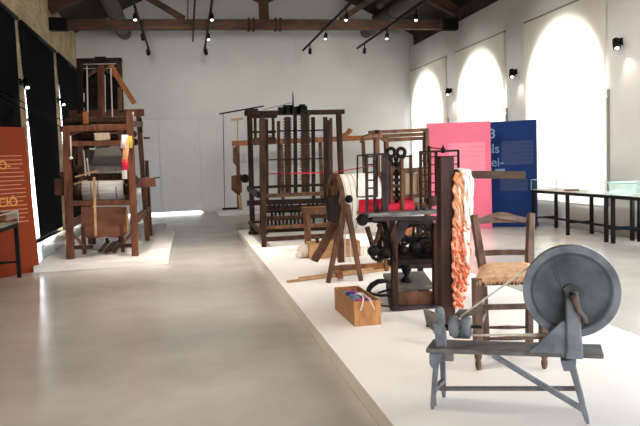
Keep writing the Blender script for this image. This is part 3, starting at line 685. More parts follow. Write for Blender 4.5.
# bench, crate, sack, bobbins, sticks
BN = root('weaving_bench', (1.75,10.3,HP), 'small brown bench standing before the dark loom', 'bench')
hb(303,210.5,338,209,10.3,.10,.28,W_BROWN,BN,'seat')
for xx, Y in ((307,10.2),(335,10.2),(307,10.42),(335,10.42)):
    tp = P(xx,214,10.3); MB().bar(V((tp.x,Y,HP)), V((tp.x,Y,tp.z)), .06, .05).build('leg', W_BROWN, BN, .004)
f = onz(303,257.5,HP); g = onz(357,254.5,HP)
CR = root('wooden_crate', (f+g)/2+V((0,.15,0)), 'pale wooden crate on the plinth behind the yarn winder', 'crate')
x0, x1, y0, y1, zh = f.x+.06, g.x, 9.25, 9.55, .22
for nm, a_, e_ in (('side_board',(x0,y0,HP),(x1,y0+.02,HP+zh)),('side_board',(x0,y1-.02,HP),(x1,y1,HP+zh)),('end_board',(x0,y0+.02,HP),(x0+.02,y1-.02,HP+zh)),('end_board',(x1-.02,y0+.02,HP),(x1,y1-.02,HP+zh)),('bottom_board',(x0+.02,y0+.02,HP),(x1-.02,y1-.02,HP+.02))):
    MB().span(a_, e_).build(nm, mottled(nm+'_crate',(.33,.17,.075),(.46,.27,.13),(5,5,20),.6), CR, .003)
for k, (mt, lb) in enumerate(((W_RED,'left of two reddish wooden spools in the pale crate'),(W_DARK,'right of two reddish wooden spools in the pale crate'))):
    p = V((x0+.13+.10*k, y0+.12, HP+.02))
    tag(MB().lathe(p, p+V((0,0,.27)), [(0,.035),(.1,.035),(.12,.022),(.88,.022),(.9,.035),(1,.035)], 12).solo('wooden_spool', W_RED, p), lb, 'spool', 'spools in the pale crate')
p = onz(306.5,258.5,HP)
b = MB(); b.ball(p+V((-.01,.10,.095)), .11, 16, 10, (1.0,.8,.86)); b.ball(p+V((-.08,.06,.05)), .06, 12, 8, (1.1,.9,.8))
tag(b.solo('cloth_sack', mottled('sack_white',(.62,.56,.50),(.76,.71,.66),(8,8,8),.9,bump=.6), p), 'small whitish cloth bundle lying in front of the pale crate', 'sack')
for k in range(4):
    p = onz(361+3.6*k,256-.3*k,HP)
    o = tag(MB().lathe(p, p+V((0,0,.14)), [(0,.022),(.12,.022),(.15,.015),(.3,.021),(.7,.021),(.85,.015),(.88,.022),(1,.022)], 10).solo('thread_bobbin', YARN_W, p), ['first','second','third','fourth'][k]+' from the left of the small pale bobbins behind the winder', 'bobbin', 'pale bobbins behind the winder')
a_ = onz(287,283,HP)+V((0,0,.016)); e_ = onz(398,269.5,HP)+V((0,0,.016))
tag(MB().tube([a_,(a_+e_)/2+V((0,.006,0)),e_], [.015,.017,.014], 8).solo('wooden_stick', W_TAN, a_), 'nearer of two long pale sticks lying on the white plinth', 'stick', 'sticks on the plinth')
a_ = onz(299,279.8,HP)+V((0,0,.018)); e_ = onz(400,266.5,HP)+V((0,0,.018))
tag(MB().tube([a_,(a_+e_)/2+V((0,-.004,0)),e_], [.014,.018,.016], 8).solo('wooden_stick', W_TAN, a_), 'farther of two long pale sticks lying on the white plinth', 'stick', 'sticks on the plinth')

# ------------------------------------------------------------------ iron and wood textile machine
MC = root('textile_machine', (1.92,6.1,HP), 'dark iron textile machine with ladder frames, ball knobs and red rolls', 'machine')
FY, MY, BY = 5.78, 6.1, 6.45
hb(392,308.5,441,307,FY,.05,.07,IRON_B,MC,'base_rail'); 
for xx, xe in ((1.72,1.97),(2.14,2.26)): MB().bar(V((xx,FY,HP+.035)), V((xe,6.75,HP+.035)), .06, .06, (1,0,0)).build('base_rail', IRON_B, MC, .004)
MB().bar(V((1.97,6.72,HP+.035)), V((2.26,6.72,HP+.035)), .06, .06).build('base_rail', IRON_B, MC, .004)
for xb, xt, Y, yt in ((1.735,at(394,236,FY).x,FY,.86),(2.12,at(435,236,FY).x,FY,.86),(1.98,1.98,6.6,.86),(2.26,2.26,6.6,.86)):
    MB().bar(V((xb,Y,HP+.03)), V((xt,Y,yt)), (.055 if Y < 6 else .045), .06, w2=.05).build('leg', W_DARK, MC, .005)
MB().bar(P(398,298.5,5.86), P(434,297.5,5.86), .115, .03).build('pedal_board', W_BROWN, MC, .004)
z0 = onz(395,290,.2).z
MB().prism([V((1.77,5.95,.24)),V((2.17,5.95,.24)),V((2.26,6.5,.29)),V((1.84,6.5,.29))], (0,0,.035)).build('plank', mottled('plank_grey',(.11,.095,.08),(.20,.175,.15),(10,3,10),.6), MC, .004)
MB().lathe(V((1.97,6.15,.28)), V((1.97,6.15,.62)), [(0,.05),(.08,.055),(.2,.02),(.35,.045),(.5,.055),(.62,.02),(.75,.035),(1,.02)], 14).build('turned_spindle', IRON, MC)
hb(388,262.5,440,261,FY+.02,.05,.06,W_BLACK,MC,'mid_rail'); hb(392,267,438,266,6.2,.03,.06,IRON_B,MC,'mid_rail')
MB().bar(V((1.70,FY,.62)), V((1.98,6.6,.62)), .06,.05,(1,0,0)).build('side_rail', W_BLACK, MC)
MB().bar(V((2.17,FY,.62)), V((2.26,6.6,.62)), .06,.05,(1,0,0)).build('side_rail', W_BLACK, MC)
MB().span(V((1.50,5.70,.955)), V((2.18,6.12,.985))).build('table_top', mottled('table_grey',(.10,.10,.105),(.20,.20,.20),(8,8,8),.45), MC, .006)
MB().bar(P(371,219,FY-.05), P(440,218,FY-.05), .035, .06).build('table_rail', IRON_B, MC, .005)
# body under the table: plate with cut-away, gears, levers
def gear(par, c, nrm, R, r, teeth=0, spokes=4, mat=IRON, name='gear_wheel', w=.03):
    b = MB(); b.ring(c, nrm, R, r, 32, w=w); a = V(nrm).normalized(); u = a.orthogonal().normalized(); v = a.cross(u)
    for k in range(spokes):
        e = u*math.cos(math.pi*k/spokes*1.0+.3) + v*math.sin(math.pi*k/spokes+.3); b.bar(V(c)-e*(R-r), V(c)+e*(R-r), .02, w*.6, nrm)
    b.cyl(V(c)-a*w*.8, V(c)+a*w*.8, R*.22, n=12)
    for k in range(teeth):
        e = u*math.cos(2*math.pi*k/teeth) + v*math.sin(2*math.pi*k/teeth); b.bar(V(c)+e*(R-.004), V(c)+e*(R+.014), .016, w, nrm)
    return b.build(name, mat, par)
gear(MC, P(413,240,6.3), (0.1,1,.1), .16, .03, 28, 3)
gear(MC, P(391,244,5.9), (0.1,1,0), .115, .025, 24, 3)
gear(MC, P(424,248,5.9), (-.2,1,0), .085, .02, 18, 2)
gear(MC, P(378,253,5.95), (.2,1,0), .075, .03, 0, 2)
MB().prism([P(400,219,FY),P(432,219,FY),P(437,226,FY),P(430,232,FY),P(424,224,FY),P(409,224,FY),P(404,236,FY),P(398,244,FY),P(394,232,FY)], (0,.05,0)).build('arched_plate', IRON_B, MC, .004)
MB().prism([P(394,238,5.9),P(436,236,5.9),P(438,242,5.9),P(426,240,5.9),P(417,247,5.9),P(402,241,5.9),P(394,244,5.9)], (0,.05,0)).build('arched_plate', IRON, MC, .004)
MB().bar(P(395,254,6.0), P(438,252,6.0), .10, .12).build('drive_box', W_BLACK, MC, .008)
MB().ball(P(414,247,5.85), .05).ball(P(404,250,5.85), .04).ball(P(427,255,5.85), .045).build('ball_weight', IRON, MC)
MB().ball(P(362.5,220,5.75), .052).cyl(P(358,217,5.75), P(366,223,5.75), .03).build('ball_knob', IRON, MC)
MB().ball(P(373,251,5.75), .05).ball(P(386,253,5.8), .055).build('ball_weight', IRON, MC)
for pts, r, mt in (([P(362,220,5.78),P(372,220,5.8),P(384,222,5.82)], .022, IRON), ([P(367,227,5.78),P(371,240,5.78),P(374,252,5.78)], .022, W_DARK), ([P(381,224,5.8),P(377,238,5.8),P(371,250,5.8)], .018, W_DARK),
                   ([P(384,222,5.8),P(388,235,5.8),P(386,252,5.8)], .024, IRON), ([P(394,224,5.76),P(391,236,5.76),P(396,262,5.76)], .020, W_DARK), ([P(378,224,5.85),P(383,238,5.85),P(392,254,5.85)], .016, W_DARK),
                   ([P(431,226,5.8),P(433,238,5.8),P(427,252,5.8)], .018, W_DARK), ([P(437,220,5.8),P(436,240,5.8),P(438,262,5.8)], .016, W_BROWN)):
    MB().tube(pts, r, 8).build('lever', mt, MC)
MB().tube([P(394,283,6.0),P(385,280.8,5.95),P(378,281.5,5.92),P(372,285,5.9),P(369,289,5.88),P(368,293,5.86)], [.016,.020,.024,.026,.024,.016], 10).build('curved_strap', IRON, MC)
MB().tube([P(368.5,291,5.86),P(372,294,5.86),P(380,295.5,5.86),P(394,295,5.88)], .013, 8).build('curved_strap', IRON, MC)
hb(374,305,394,306.5,5.75,.012,.02,IRON,MC,'wire_rod',0); hb(378,293,394,288,6.0,.014,.02,IRON,MC,'wire_rod',0)
# red rolls on the table
for k, yy in enumerate((208.5,203)):
    MB().cyl(P(359.5,yy+.6,5.95+.12*k), P(413,yy-1.2,5.95+.12*k), .046-.008*k, n=20).build('red_roll', YARN_R, MC)
b = MB(); b.ball(P(384,199.5,6.05), .032, sc=(1,1,.9)); b.build('red_roll', YARN_R, MC)
# upper frames
def frame(x0,y0,x1,y1,Y,w,mat,name,par=MC,dx=1.2):
    b = MB()
    b.bar(P(x0,y0,Y),P(x1,y0-.6,Y),w,w); b.bar(P(x0+dx*0,y1,Y),P(x1,y1-.6,Y),w,w); b.bar(P(x0,y0,Y),P(x0-.4,y1,Y),w,w); b.bar(P(x1,y0-.6,Y),P(x1+.2,y1,Y),w,w)
    return b.build(name, mat, par)
frame(357.5,155.5,377,197,5.95,.012,IRON,'wire_frame')
def ladder(xa, xb, y0, y1, Y, rungs, mat, w=.022):
    b = MB().bar(P(xa,y0,Y),P(xa+.5,y1,Y),w,.03).bar(P(xb,y0,Y),P(xb+.5,y1,Y),w,.03)
    for k in range(rungs):
        yy = y0+2+(min(y1,198)-y0-4)*k/(rungs-1); b.bar(P(xa,yy,Y),P(xb,yy-.3,Y),.014,.02)
    return b.build('ladder_frame', mat, MC)
ladder(366.5,374.5,155,213,5.9,6,IRON_B); ladder(383,386.3,153,213,5.85,3,IRON_B,.026)
ladder(420.5,429.5,152,213,5.9,7,W_DARK,.022); 
hb(366,155,386,154,5.9,.018,.02,IRON_B,MC,'top_rail',0); hb(404,156.5,412,156,6.0,.014,.02,IRON,MC,'top_rail',0)
hb(391,158,391.6,213,5.95,.030,.03,W_BROWN,MC,'upright'); hb(401.5,158,402.5,213,5.9,.030,.03,W_BROWN,MC,'upright'); hb(410.5,155,411.5,213,6.05,.022,.03,W_BROWN,MC,'upright')
hb(419,152,458.5,150.5,5.95,.018,.025,IRON,MC,'top_rail',0); hb(458.2,150.5,459,196,5.95,.016,.02,IRON,MC,'upright',0)
hb(436,151,436.5,205,5.95,.02,.03,IRON,MC,'upright',0); hb(429,146,429.5,213,6.1,.02,.03,IRON,MC,'upright',0)
for yy in (157,165,174,183,192): hb(429,yy,459,yy-1,5.97,.010,.015,IRON,MC,'cross_wire',0)
MB().lathe(P(443,153,5.95),P(443,145,5.95),[(0,.018),(.4,.018),(.5,.03),(.65,.012),(1,.004)],10).build('finial', IRON, MC)
hb(429,147.5,443,149,5.95,.010,.012,IRON,MC,'cross_wire',0)
# ornate double ring and the column of cams under it
for sg in (-1,1):
    c_ = P(396+sg*5.0,152.5,5.92)
    MB().ring(c_, (0,1,0), .036, .017, 28, 8).build('scroll_ring', IRON, MC)
    MB().tube([c_+V((sg*.03,0,-.04)), P(396+sg*4.5,161,5.92), P(396+sg*3,166,5.92)], .012, 8).build('scroll_stem', IRON, MC)
for yy, r in ((159,.024),(164,.030)): MB().ball(P(396.2,yy,5.93), r).build('scroll_boss', IRON, MC)
for k, (yy, hw) in enumerate(((168,4.6),(174,4.6),(180,4),(186,4.6),(192,4.2),(198,4.6))):
    MB().bar(P(396.5-hw,yy,5.97), P(396.5+hw,yy,5.97), .030, .07).build('cam_block', (W_BROWN, W_BLACK, W_DARK)[k % 3], MC, .004)
MB().cyl(P(396.5,165,6.0), P(397,213,6.0), .018, n=10).build('cam_shaft', IRON, MC)
for xx in (378,417,424): MB().lathe(P(xx,213,5.8),P(xx,204,5.8),[(0,.028),(.3,.024),(.5,.010),(1,.003)],10).build('spike', IRON, MC)
MB().ball(P(433,201,5.95), .05, sc=(1.3,1,1)).build('dark_bundle', mottled('bundle',(.03,.02,.015),(.10,.05,.03),(20,20,20),.8), MC)

# ------------------------------------------------------------------ post with arm and the hanging yarn
YS = root('yarn_stand', onz(446,327,HP), 'tall dark brown wooden post with one horizontal arm', 'stand')
PY = 5.1
a_ = P(445,157,PY); b_ = V((a_.x+.005,PY,HP)); b_.x = at(446.5,326,PY).x
MB().bar(b_, a_, .112, .10).build('post', W_POST, YS, .005)
pa = P(450,174.5,PY); pb = P(524,175,PY); MB().bar(pa, pb, .060, .055).build('arm', W_ARM, YS, .004)
MB().cyl(V((b_.x,PY,HP)), V((b_.x,PY,HP+.03)), .14, n=20).build('foot_plate', W_POST, YS)
MB().ball(P(456,172,PY-.04), .022).build('peg', W_BLACK, YS)
HK = root('yarn_hank', P(462,169,PY), 'long hank of orange and white plaited yarn hanging on the post arm', 'yarn')
def plait(par, name, mat, pts, n, spread, r, lumps=9, jit=.012):
    b = MB(); pts = [V(p) for p in pts]
    for k in range(n):
        ph = random.uniform(0, 6.28); path = []; rr = []
        N = 46
        for i in range(N):
            t = i/(N-1)*(len(pts)-1); j = min(int(t), len(pts)-2); q = pts[j].lerp(pts[j+1], t-j)
            sp = spread[j]*(1-(t-j)) + spread[j+1]*(t-j)
            th = ph + i*.55; base = (k/(max(1,n-1))-.5)*2
            path.append(q + V((base*sp + math.cos(th)*jit, math.sin(th)*jit + (k % 3-1)*.012, 0))); rr.append(r*(.75+.35*abs(math.sin(i*1.15+k))))
        b.tube(path, rr, 7)
    return b.build(name, mat, par)
Yk = PY-.075
plait(HK,'orange_strand',YARN_OP,[P(457,173,Yk),P(456.5,186,Yk),P(456.5,205,Yk),P(457,228,Yk)],3,[.010,.016,.018,.020],.0125)
plait(HK,'peach_strand',YARN_OP,[P(466,170,PY-.02),P(463,174,Yk),P(462,190,Yk),P(462,226,Yk)],4,[.016,.020,.022,.024],.0125)
plait(HK,'white_strand',YARN_WW,[P(459,169.5,PY),P(465.5,171,Yk),P(468,180,Yk-.01),P(468.5,205,Yk-.01),P(466.5,228,Yk-.01),P(466,262,Yk)],8,[.012,.028,.032,.030,.018,.008],.0125,jit=.004)
plait(HK,'white_strand',YARN_WW,[P(459.5,186,Yk),P(459.5,205,Yk),P(459.5,224,Yk)],2,[.004,.005,.004],.008,jit=.003)
plait(HK,'orange_plait',YARN_O,[P(461,223,Yk),P(461,232,Yk),P(461,262,Yk),P(461.5,285,Yk)],14,[.034,.062,.062,.045],.0125)
plait(HK,'orange_plait',YARN_O,[P(459,268,Yk),P(459,290,Yk),P(458,307,Yk)],7,[.044,.040,.022],.0125)

# ------------------------------------------------------------------ chair
CH = root('wooden_chair', (1.95,4.2,HP), 'dark ladder-back wooden chair with a woven rush seat', 'chair')
fl = onz(478.5,370,HP); fr = onz(544.5,370,HP); fr.y = fl.y-.10; fr.x = at(544.5,370,fr.y).x
bY = fl.y+.40
bl_ = V((at(486,330,bY).x, bY, HP)); br_ = V((at(529,330,bY-.08).x, bY-.08, HP))
zs = P(478,278,fl.y).z
def leg(p, top):
    b = MB(); b.lathe(p, V((top.x,top.y,HP+.17)), [(0,.012),(.12,.019),(.3,.021),(.36,.015),(.45,.023),(.75,.025),(.85,.018),(1,.027)], 14)
    b.bar(V((top.x,top.y,HP+.165)), top, .052, .05); return b.build('leg', W_CHAIR, CH, .004)
leg(fl, V((fl.x,fl.y,zs))); leg(fr, V((fr.x,fr.y,zs)))
tl, tr = P(473.8,215,bY+.12), P(530.8,213.5,bY+.06)
sl_, sr_ = P(482.5,268,bY), P(529.3,266,bY-.08)
MB().bar(bl_, sl_, .042,.045).bar(sl_, tl, .052,.045,w2=.044).build('back_post', W_CHAIR, CH, .005)
MB().bar(br_, sr_, .042,.045).bar(sr_, tr, .052,.045,w2=.044).build('back_post', W_CHAIR, CH, .005)
# slats
def slatc(y0l,y0r,h,arch,name):
    a = P(475.5,y0l,bY+.10); e = P(530,y0r,bY+.05); b = MB(); n = 14; top = []; bot = []
    for i in range(n+1):
        t = i/n; p = a.lerp(e, t) + V((0,.02*math.sin(math.pi*t),0)); hh = h*(.62+.38*math.sin(math.pi*t)**2) if arch else h
        bump = (.030*max(0,math.sin(math.pi*t))**2) if arch else .004*math.sin(math.pi*t)
        top.append(p+V((0,0,hh/2+bump))); bot.append(p+V((0,0,-hh/2+bump*.6)))
    b.prism(top + bot[::-1], (0,.014,0)); return b.build(name, W_CHAIR, CH)
slatc(221.5,220.5,.062,True,'back_slat'); slatc(254,252.5,.038,False,'back_slat')
# seat
q = [V((fl.x-.015,fl.y-.015,zs)), V((fr.x+.015,fr.y-.015,zs)), V((sr_.x+.012,bY-.08+.01,zs)), V((sl_.x-.012,bY+.01,zs))]
N = 12; vs = []; fs = []
for i in range(N+1):
    for j in range(N+1):
        u, v = i/N, j/N; p = q[0].lerp(q[1], u).lerp(q[3].lerp(q[2], u), v)
        hgt = .046*(1-(2*u-1)**6)*(1-(2*v-1)**6) - .014*math.sin(math.pi*u)*math.sin(math.pi*v) + random.uniform(-.001,.001)
        vs.append(p + V((0,0,hgt)))
for i in range(N):
    for j in range(N): fs.append((i*(N+1)+j, (i+1)*(N+1)+j, (i+1)*(N+1)+j+1, i*(N+1)+j+1))
b = MB().add(vs, fs, True); b.prism([p+V((0,0,-.028)) for p in q], (0,0,.034)); rs_ = b.build('rush_seat', RUSH, CH, fix=True)
b = MB()
for k in range(40):
    t = k/39; p = q[0].lerp(q[1], t)+V((0,-.002,-.012)); b.tube([p, p+V((random.uniform(-.006,.006),-.004,-random.uniform(.012,.040)))], .005, 5)
b.build('rush_fringe', RUSH, rs_)
def rung(a, e, z, r=.012, flat=False):
    a, e = V((a.x,a.y,z)), V((e.x,e.y,z)); b = MB()
    if flat: b.bar(a, e, .034, .016)
    else: b.lathe(a, e, [(0,r*.7),(.5,r*1.25),(1,r*.7)], 10)
    return b.build('rung', W_CHAIR, CH)
zr = P(500,305.5,fl.y).z
rung(fl, fr, zs-.03, .02, True); rung(fl, fr, zr, .014, True); rung(fl, fr, P(500,337,fl.y).z, .011)
rung(bl_, br_, P(505,326,bY).z, .011)
for z in (zr-.02, zr-.14): rung(fl, bl_, z); rung(fr, br_, z+.01)

# ------------------------------------------------------------------ box of bobbins
f = onz(354.8,327,HP); g = onz(381.8,325,HP); k_ = onz(335,309.5,HP)
BX = root('wooden_box', (f+g)/2, 'open orange-brown wooden box full of coloured bobbins', 'box')
wid = (g-f).length; ux = (k_-f).normalized(); ux = V((ux.y,-ux.x,0)); uy = (k_-f).normalized(); ln = (k_-f).length; 
zt = P(355,302,f.y).z - HP
def bx(a0,a1,b0,b1,z0,z1,name):
    pts = [f+ux*a+uy*b_ for a,b_ in ((a0,b0),(a1,b0),(a1,b1),(a0,b1))]
    MB().prism([p+V((0,0,z0)) for p in pts], (0,0,z1-z0)).build(name, W_BOX, BX, .003)
T = .014
bx(0,wid,0,T,0,zt,'end_board'); bx(0,wid,ln-T,ln,0,zt,'end_board'); bx(0,T,T,ln-T,0,zt,'side_board'); bx(wid-T,wid,T,ln-T,0,zt,'side_board'); bx(T,wid-T,T,ln-T,0,T,'bottom_board')
cols = [('magenta',(.40,.03,.17)),('purple',(.13,.04,.20)),('grey-blue',(.14,.19,.27)),('pink',(.55,.10,.24)),('dark brown',(.05,.03,.03)),('steel blue',(.08,.14,.28)),('crimson',(.32,.02,.06)),('lilac',(.33,.22,.40)),('navy',(.03,.04,.12)),('white',(.72,.69,.68)),('plum',(.20,.03,.12)),('teal grey',(.14,.22,.24)),('mauve',(.30,.12,.26)),('rose',(.50,.07,.15))]
spots_ = [(.30,.12),(.70,.10),(.28,.24),(.68,.23),(.45,.33),(.25,.42),(.72,.40),(.50,.50),(.28,.60),(.70,.58),(.45,.70),(.26,.80),(.70,.78),(.48,.90)]
for k, ((cn, cc), (u, v)) in enumerate(zip(cols, spots_)):
    p = f + ux*(wid*(.5+(u-.5)*.9)) + uy*(ln*(.5+(v-.5)*.88)) + V((0,0,zt-.040+random.uniform(-.012,.012)))
    th = random.uniform(0,6.28); d = (uy + ux*random.uniform(-.5,.5) + V((0,0,random.uniform(-.1,.15)))).normalized()*.05
    if abs((p+d-f).dot(ux)-wid/2) > wid/2-.02 or abs((p-d-f).dot(ux)-wid/2) > wid/2-.02: d = uy*.055
    bo = root('yarn_bobbin', p, cn+' yarn bobbin in the orange-brown wooden box', 'bobbin', 'bobbins in the wooden box')
    MB().lathe(p-d*.8, p+d*.8, [(0,.016),(.1,.032),(.35,.041),(.65,.041),(.9,.032),(1,.016)], 12).build('yarn', mottled('yarn_'+cn, tuple(x*.7 for x in cc), tuple(min(1,x*1.3) for x in cc), (60,60,60), .9), bo)
    MB().cyl(p-d*1.25, p+d*1.25, .008, n=8).build('core', W_TAN, bo)
p = f + ux*(wid*.5) + uy*(ln*.45) + V((0,0,.05))
base_fill = MB(); 
for a_, e_, lb in ((.52,(.22,-.03,zt-.07),'left of two pale sticks leaning over the front of the wooden box'),(.56,(.70,-.03,zt-.06),'right of two pale sticks leaning over the front of the wooden box')):
    s0 = f+ux*(wid*.5)+uy*.16+V((0,0,zt+.03+.02*a_)); s1 = f+ux*(wid*e_[0])-uy*.035+V((0,0,e_[2]))
    s1 = s0 + (f+ux*(wid*e_[0])-uy*.022+V((0,0,zt-.03))-s0)*1.08
    tag(MB().tube([s0, f+ux*(wid*(.5+e_[0])/2)+uy*.005+V((0,0,zt+.012)), s1+V((0,0,-.03))], .006, 6).solo('bobbin_stick', CORD_P, s0), lb, 'stick', 'sticks in the wooden box')

# ------------------------------------------------------------------ grey spinning wheel bench
SW = root('spinning_wheel', (1.6,3.3,HP), 'grey-painted spinning wheel with solid disc wheel on a low bench', 'spinning wheel')
bx_d = V((1.94-1.198, 3.0-3.41, 0)).normalized(); nb = V((-bx_d.y, bx_d.x, 0))          # along the bench, away from the viewer
ztop = HP+.345
O = P(428,352,3.40); O.z = ztop
E_ = V((O.x,O.y,ztop)); Lb = (P(601,350.5,3.0)-P(428,352,3.41)); Lb.z = 0; Lb = Lb.length
bw = .155
def B(s_, d_, z_): return V((O.x,O.y,0)) + bx_d*s_ + nb*d_ + V((0,0,z_))
MB().prism([B(-.01,-.01,ztop-.030),B(Lb+.01,-.005,ztop-.016),B(Lb+.01,bw+.02,ztop-.014),B(0,bw+.02,ztop-.026)], (0,0,.024)).build('bench_plank', W_GREYB, SW, .004)
wc = P(571,290.5,3.08); 
sw = (wc-V((O.x,O.y,0))).dot(bx_d); dw = bw*.55
wc = B(sw, dw, wc.z)
# recompute so that the wheel's centre sits on the sight line at its own depth
r_ = ray(571,290.5); tt = ((B(0,dw,0)-CAM).dot(nb))/r_.dot(nb); wc = CAM + r_*tt
Rw = .2265*((wc-CAM).length/3.62)
b = MB()
b.lathe(wc-nb*.0275, wc+nb*.0275, [(0,Rw*.80),(0,Rw*.80)], 64)
wd_ = b.build('wheel_disc', W_GREY, SW)
MB().ring(wc, nb, Rw, Rw*.17, 72, w=.062).build('wheel_rim', W_GREY, wd_, .004)
MB().ring(wc-nb*.026, nb, Rw*.84, Rw*.06, 72, w=.012).build('rim_groove', W_GREYD, wd_)
e1 = bx_d; e2 = V((0,0,1))
b = MB(); b.bar(wc-nb*.028+e1*(-.35*Rw)+e2*(.70*Rw), wc-nb*.028+e1*(-.02*Rw)-e2*(.74*Rw), .004, .006, nb); b.bar(wc-nb*.028+e1*(-.42*Rw)+e2*(.66*Rw), wc-nb*.028+e1*(-.28*Rw)+e2*(.2*Rw), .004, .006, nb)
b.build('board_seam', W_GREYD, wd_)
MB().cyl(wc-nb*.06, wc+nb*.09, Rw*.17, n=22).build('hub', mottled('hub_dark',(.040,.036,.036),(.085,.075,.072),(20,20,20),.6), wd_)
MB().cyl(wc-nb*.13, wc+nb*.12, .014, n=12).build('axle', IRON, SW)
so = (wc-B(0,0,0)).dot(bx_d)
def upright(d0, name):
    pa = B(so+.010, d0, ztop-.02); pt = B(so+.000, d0, wc.z+.015)
    MB().bar(pa, pt, .082, .040, nb, w2=.062).build(name, W_GREY, SW, .006)
upright(dw-.085,'wheel_upright'); upright(dw+.085,'wheel_upright')
MB().prism([B(so-.205,dw-.097,ztop),B(so-.03,dw-.097,ztop),B(so-.03,dw-.097,ztop+.165),B(so-.048,dw-.097,ztop+.165)], nb*.030).build('gusset_board', W_GREY, SW, .004)
MB().bar(B(so-.025,dw-.108,wc.z), B(so-.022,dw-.108,ztop+.01), .006, .004, nb).build('upright_seam', W_GREYD, SW)
cr = wc-nb*.125
MB().tube([cr, cr+e1*.018-e2*.03, cr+e1*.030-e2*.075, cr+e1*.055-e2*.105, cr+e1*.058-e2*.135], [.019,.017,.013,.013,.016], 10).build('crank_handle', mottled('crank_brown',(.06,.035,.028),(.13,.085,.07),(20,20,20),.5), SW)
# legs
f1, f2 = onz(432.5,409,HP), onz(444,397,HP); f3 = onz(588,424,HP); f4 = f3 + nb*.20 - bx_d*.005
for ft, s_, d_ in ((f1,.045,.02),(f2,.055,.135),(f3,Lb-.145,.02),(f4,Lb-.145,.135)):
    tp = B(s_, d_, ztop-.03); md = ft.lerp(tp,.12)
    MB().bar(ft, md, .016, .02, nb, w2=.025, d2=.026).bar(md, tp, .025,.026,nb,w2=.032,d2=.032).build('leg', W_GREY, SW, .004)
for ft, tp in ((f1,.0),):
    MB().bar(f1.lerp(B(.045,.02,ztop),.06)+V((.004,0,.0)), f1.lerp(B(.045,.02,ztop),.33), .034, .02, nb, w2=.014).build('leg_spur', mottled('worn_wood',(.16,.11,.085),(.26,.19,.15),(30,30,10),.6), SW)
def Lp(ft, s_, d_, t): return ft.lerp(B(s_, d_, ztop-.03), t)
MB().prism([B(.005,-.004,ztop-.034),B(.075,-.004,ztop-.034),B(.06,-.004,ztop-.085),B(.02,-.004,ztop-.115),B(.006,-.004,ztop-.09)], nb*.04).build('leg_block', W_GREY, SW, .004)
MB().prism([B(Lb-.19,-.002,ztop-.034),B(Lb-.115,-.002,ztop-.034),B(Lb-.12,-.002,ztop-.085),B(Lb-.175,-.002,ztop-.09)], nb*.06).build('leg_block', W_GREY, SW, .004)
MB().bar(B(.075,.07,ztop-.06), B(.125,.07,ztop-.06), .05, .05, nb).build('cross_block', W_GREYB, SW, .004)
t_ = .36
ma = Lp(f1,.045,.02,t_).lerp(Lp(f2,.055,.135,t_),.5); mb_ = Lp(f3,Lb-.145,.02,.36).lerp(Lp(f4,Lb-.145,.135,.36),.5)
ma.z = P(440,388.5,(ma.y)).z; mb_.z = P(580,388.5,mb_.y).z
MB().bar(ma, mb_, .021, .024, nb).build('stretcher', W_GREYB, SW, .004)
for A1, A2, s1, s2 in ((f1,f2,.045,.055),(f3,f4,Lb-.145,Lb-.145)):
    p, q_ = Lp(A1,s1,.02,.33), Lp(A2,s2,.135,.33); MB().bar(p, q_, .026, .026).build('stretcher', W_GREYB, SW, .004)
da = B((P(492,356,3.22)-B(0,0,0)).dot(bx_d), .04, ztop-.036); db = Lp(f3,Lb-.145,.02,.21)
MB().bar(da, db, .027, .026, nb).build('brace', W_GREY, SW, .004)
# spindle head
hs = .075
MB().bar(B(hs-.012,.055,ztop-.02), B(hs-.018,.055,ztop+.178), .058, .045, nb, w2=.05).build('head_post', W_GREY, SW, .006)
MB().ball(B(hs-.018,.055,ztop+.18), .026, 12, 8).build('post_knob', W_GREY, SW)
leather = mottled('leather_worn',(.085,.070,.058),(.17,.145,.125),(18,18,18),.7,bump=.5)
MB().prism([B(hs-.10,.02,ztop+.195),B(hs-.03,.02,ztop+.165),B(hs-.03,.02,ztop+.075),B(hs-.055,.02,ztop+.085),B(hs-.085,.02,ztop+.12)], nb*.05).build('bearing_flap', leather, SW, .006)
MB().prism([B(hs-.05,.0,ztop+.13),B(hs+.0,.0,ztop+.12),B(hs,.0,ztop+.065),B(hs-.045,.0,ztop+.07)], nb*.06).build('bearing_block', W_GREY, SW, .008)
b = MB(); b.lathe(B(hs+.03,.06,ztop+.10), B(hs+.145,.055,ztop+.105), [(0,.03),(.05,.052),(.22,.058),(.40,.056),(.46,.036),(.54,.036),(.6,.054),(.85,.056),(.97,.05),(1,.03)], 18); b.build('spindle_pulley', W_GREY, SW)
MB().prism([B(hs+.035,.09,ztop+.13),B(hs+.15,.09,ztop+.155),B(hs+.19,.09,ztop+.18),B(hs+.08,.09,ztop+.185)], nb*.03).build('bearing_flap', leather, SW, .006)
MB().prism([B(hs+.05,.06,ztop+.035),B(hs+.135,.06,ztop+.035),B(hs+.15,.06,ztop+.07),B(hs+.03,.06,ztop+.07)], nb*.05).build('bearing_flap', leather, SW, .006)
MB().cyl(B(hs-.09,.055,ztop+.10), B(hs+.20,.055,ztop+.105), .008, n=8).build('spindle', IRON, SW)
pt0 = B(hs+.09,.06,ztop+.155); pt1 = wc - e1*(Rw*.86) + e2*(Rw*.50)
MB().tube([pt0, pt1], .0055, 6).build('drive_cord', CORD_P, SW)
pt0 = B(hs+.09,.06,ztop+.055); pt1 = wc - e1*(Rw*.28) - e2*(Rw*.985)
MB().tube([pt0, (pt0+pt1)/2, pt1], [.006,.0075,.010], 6).build('drive_cord', CORD_P, SW)

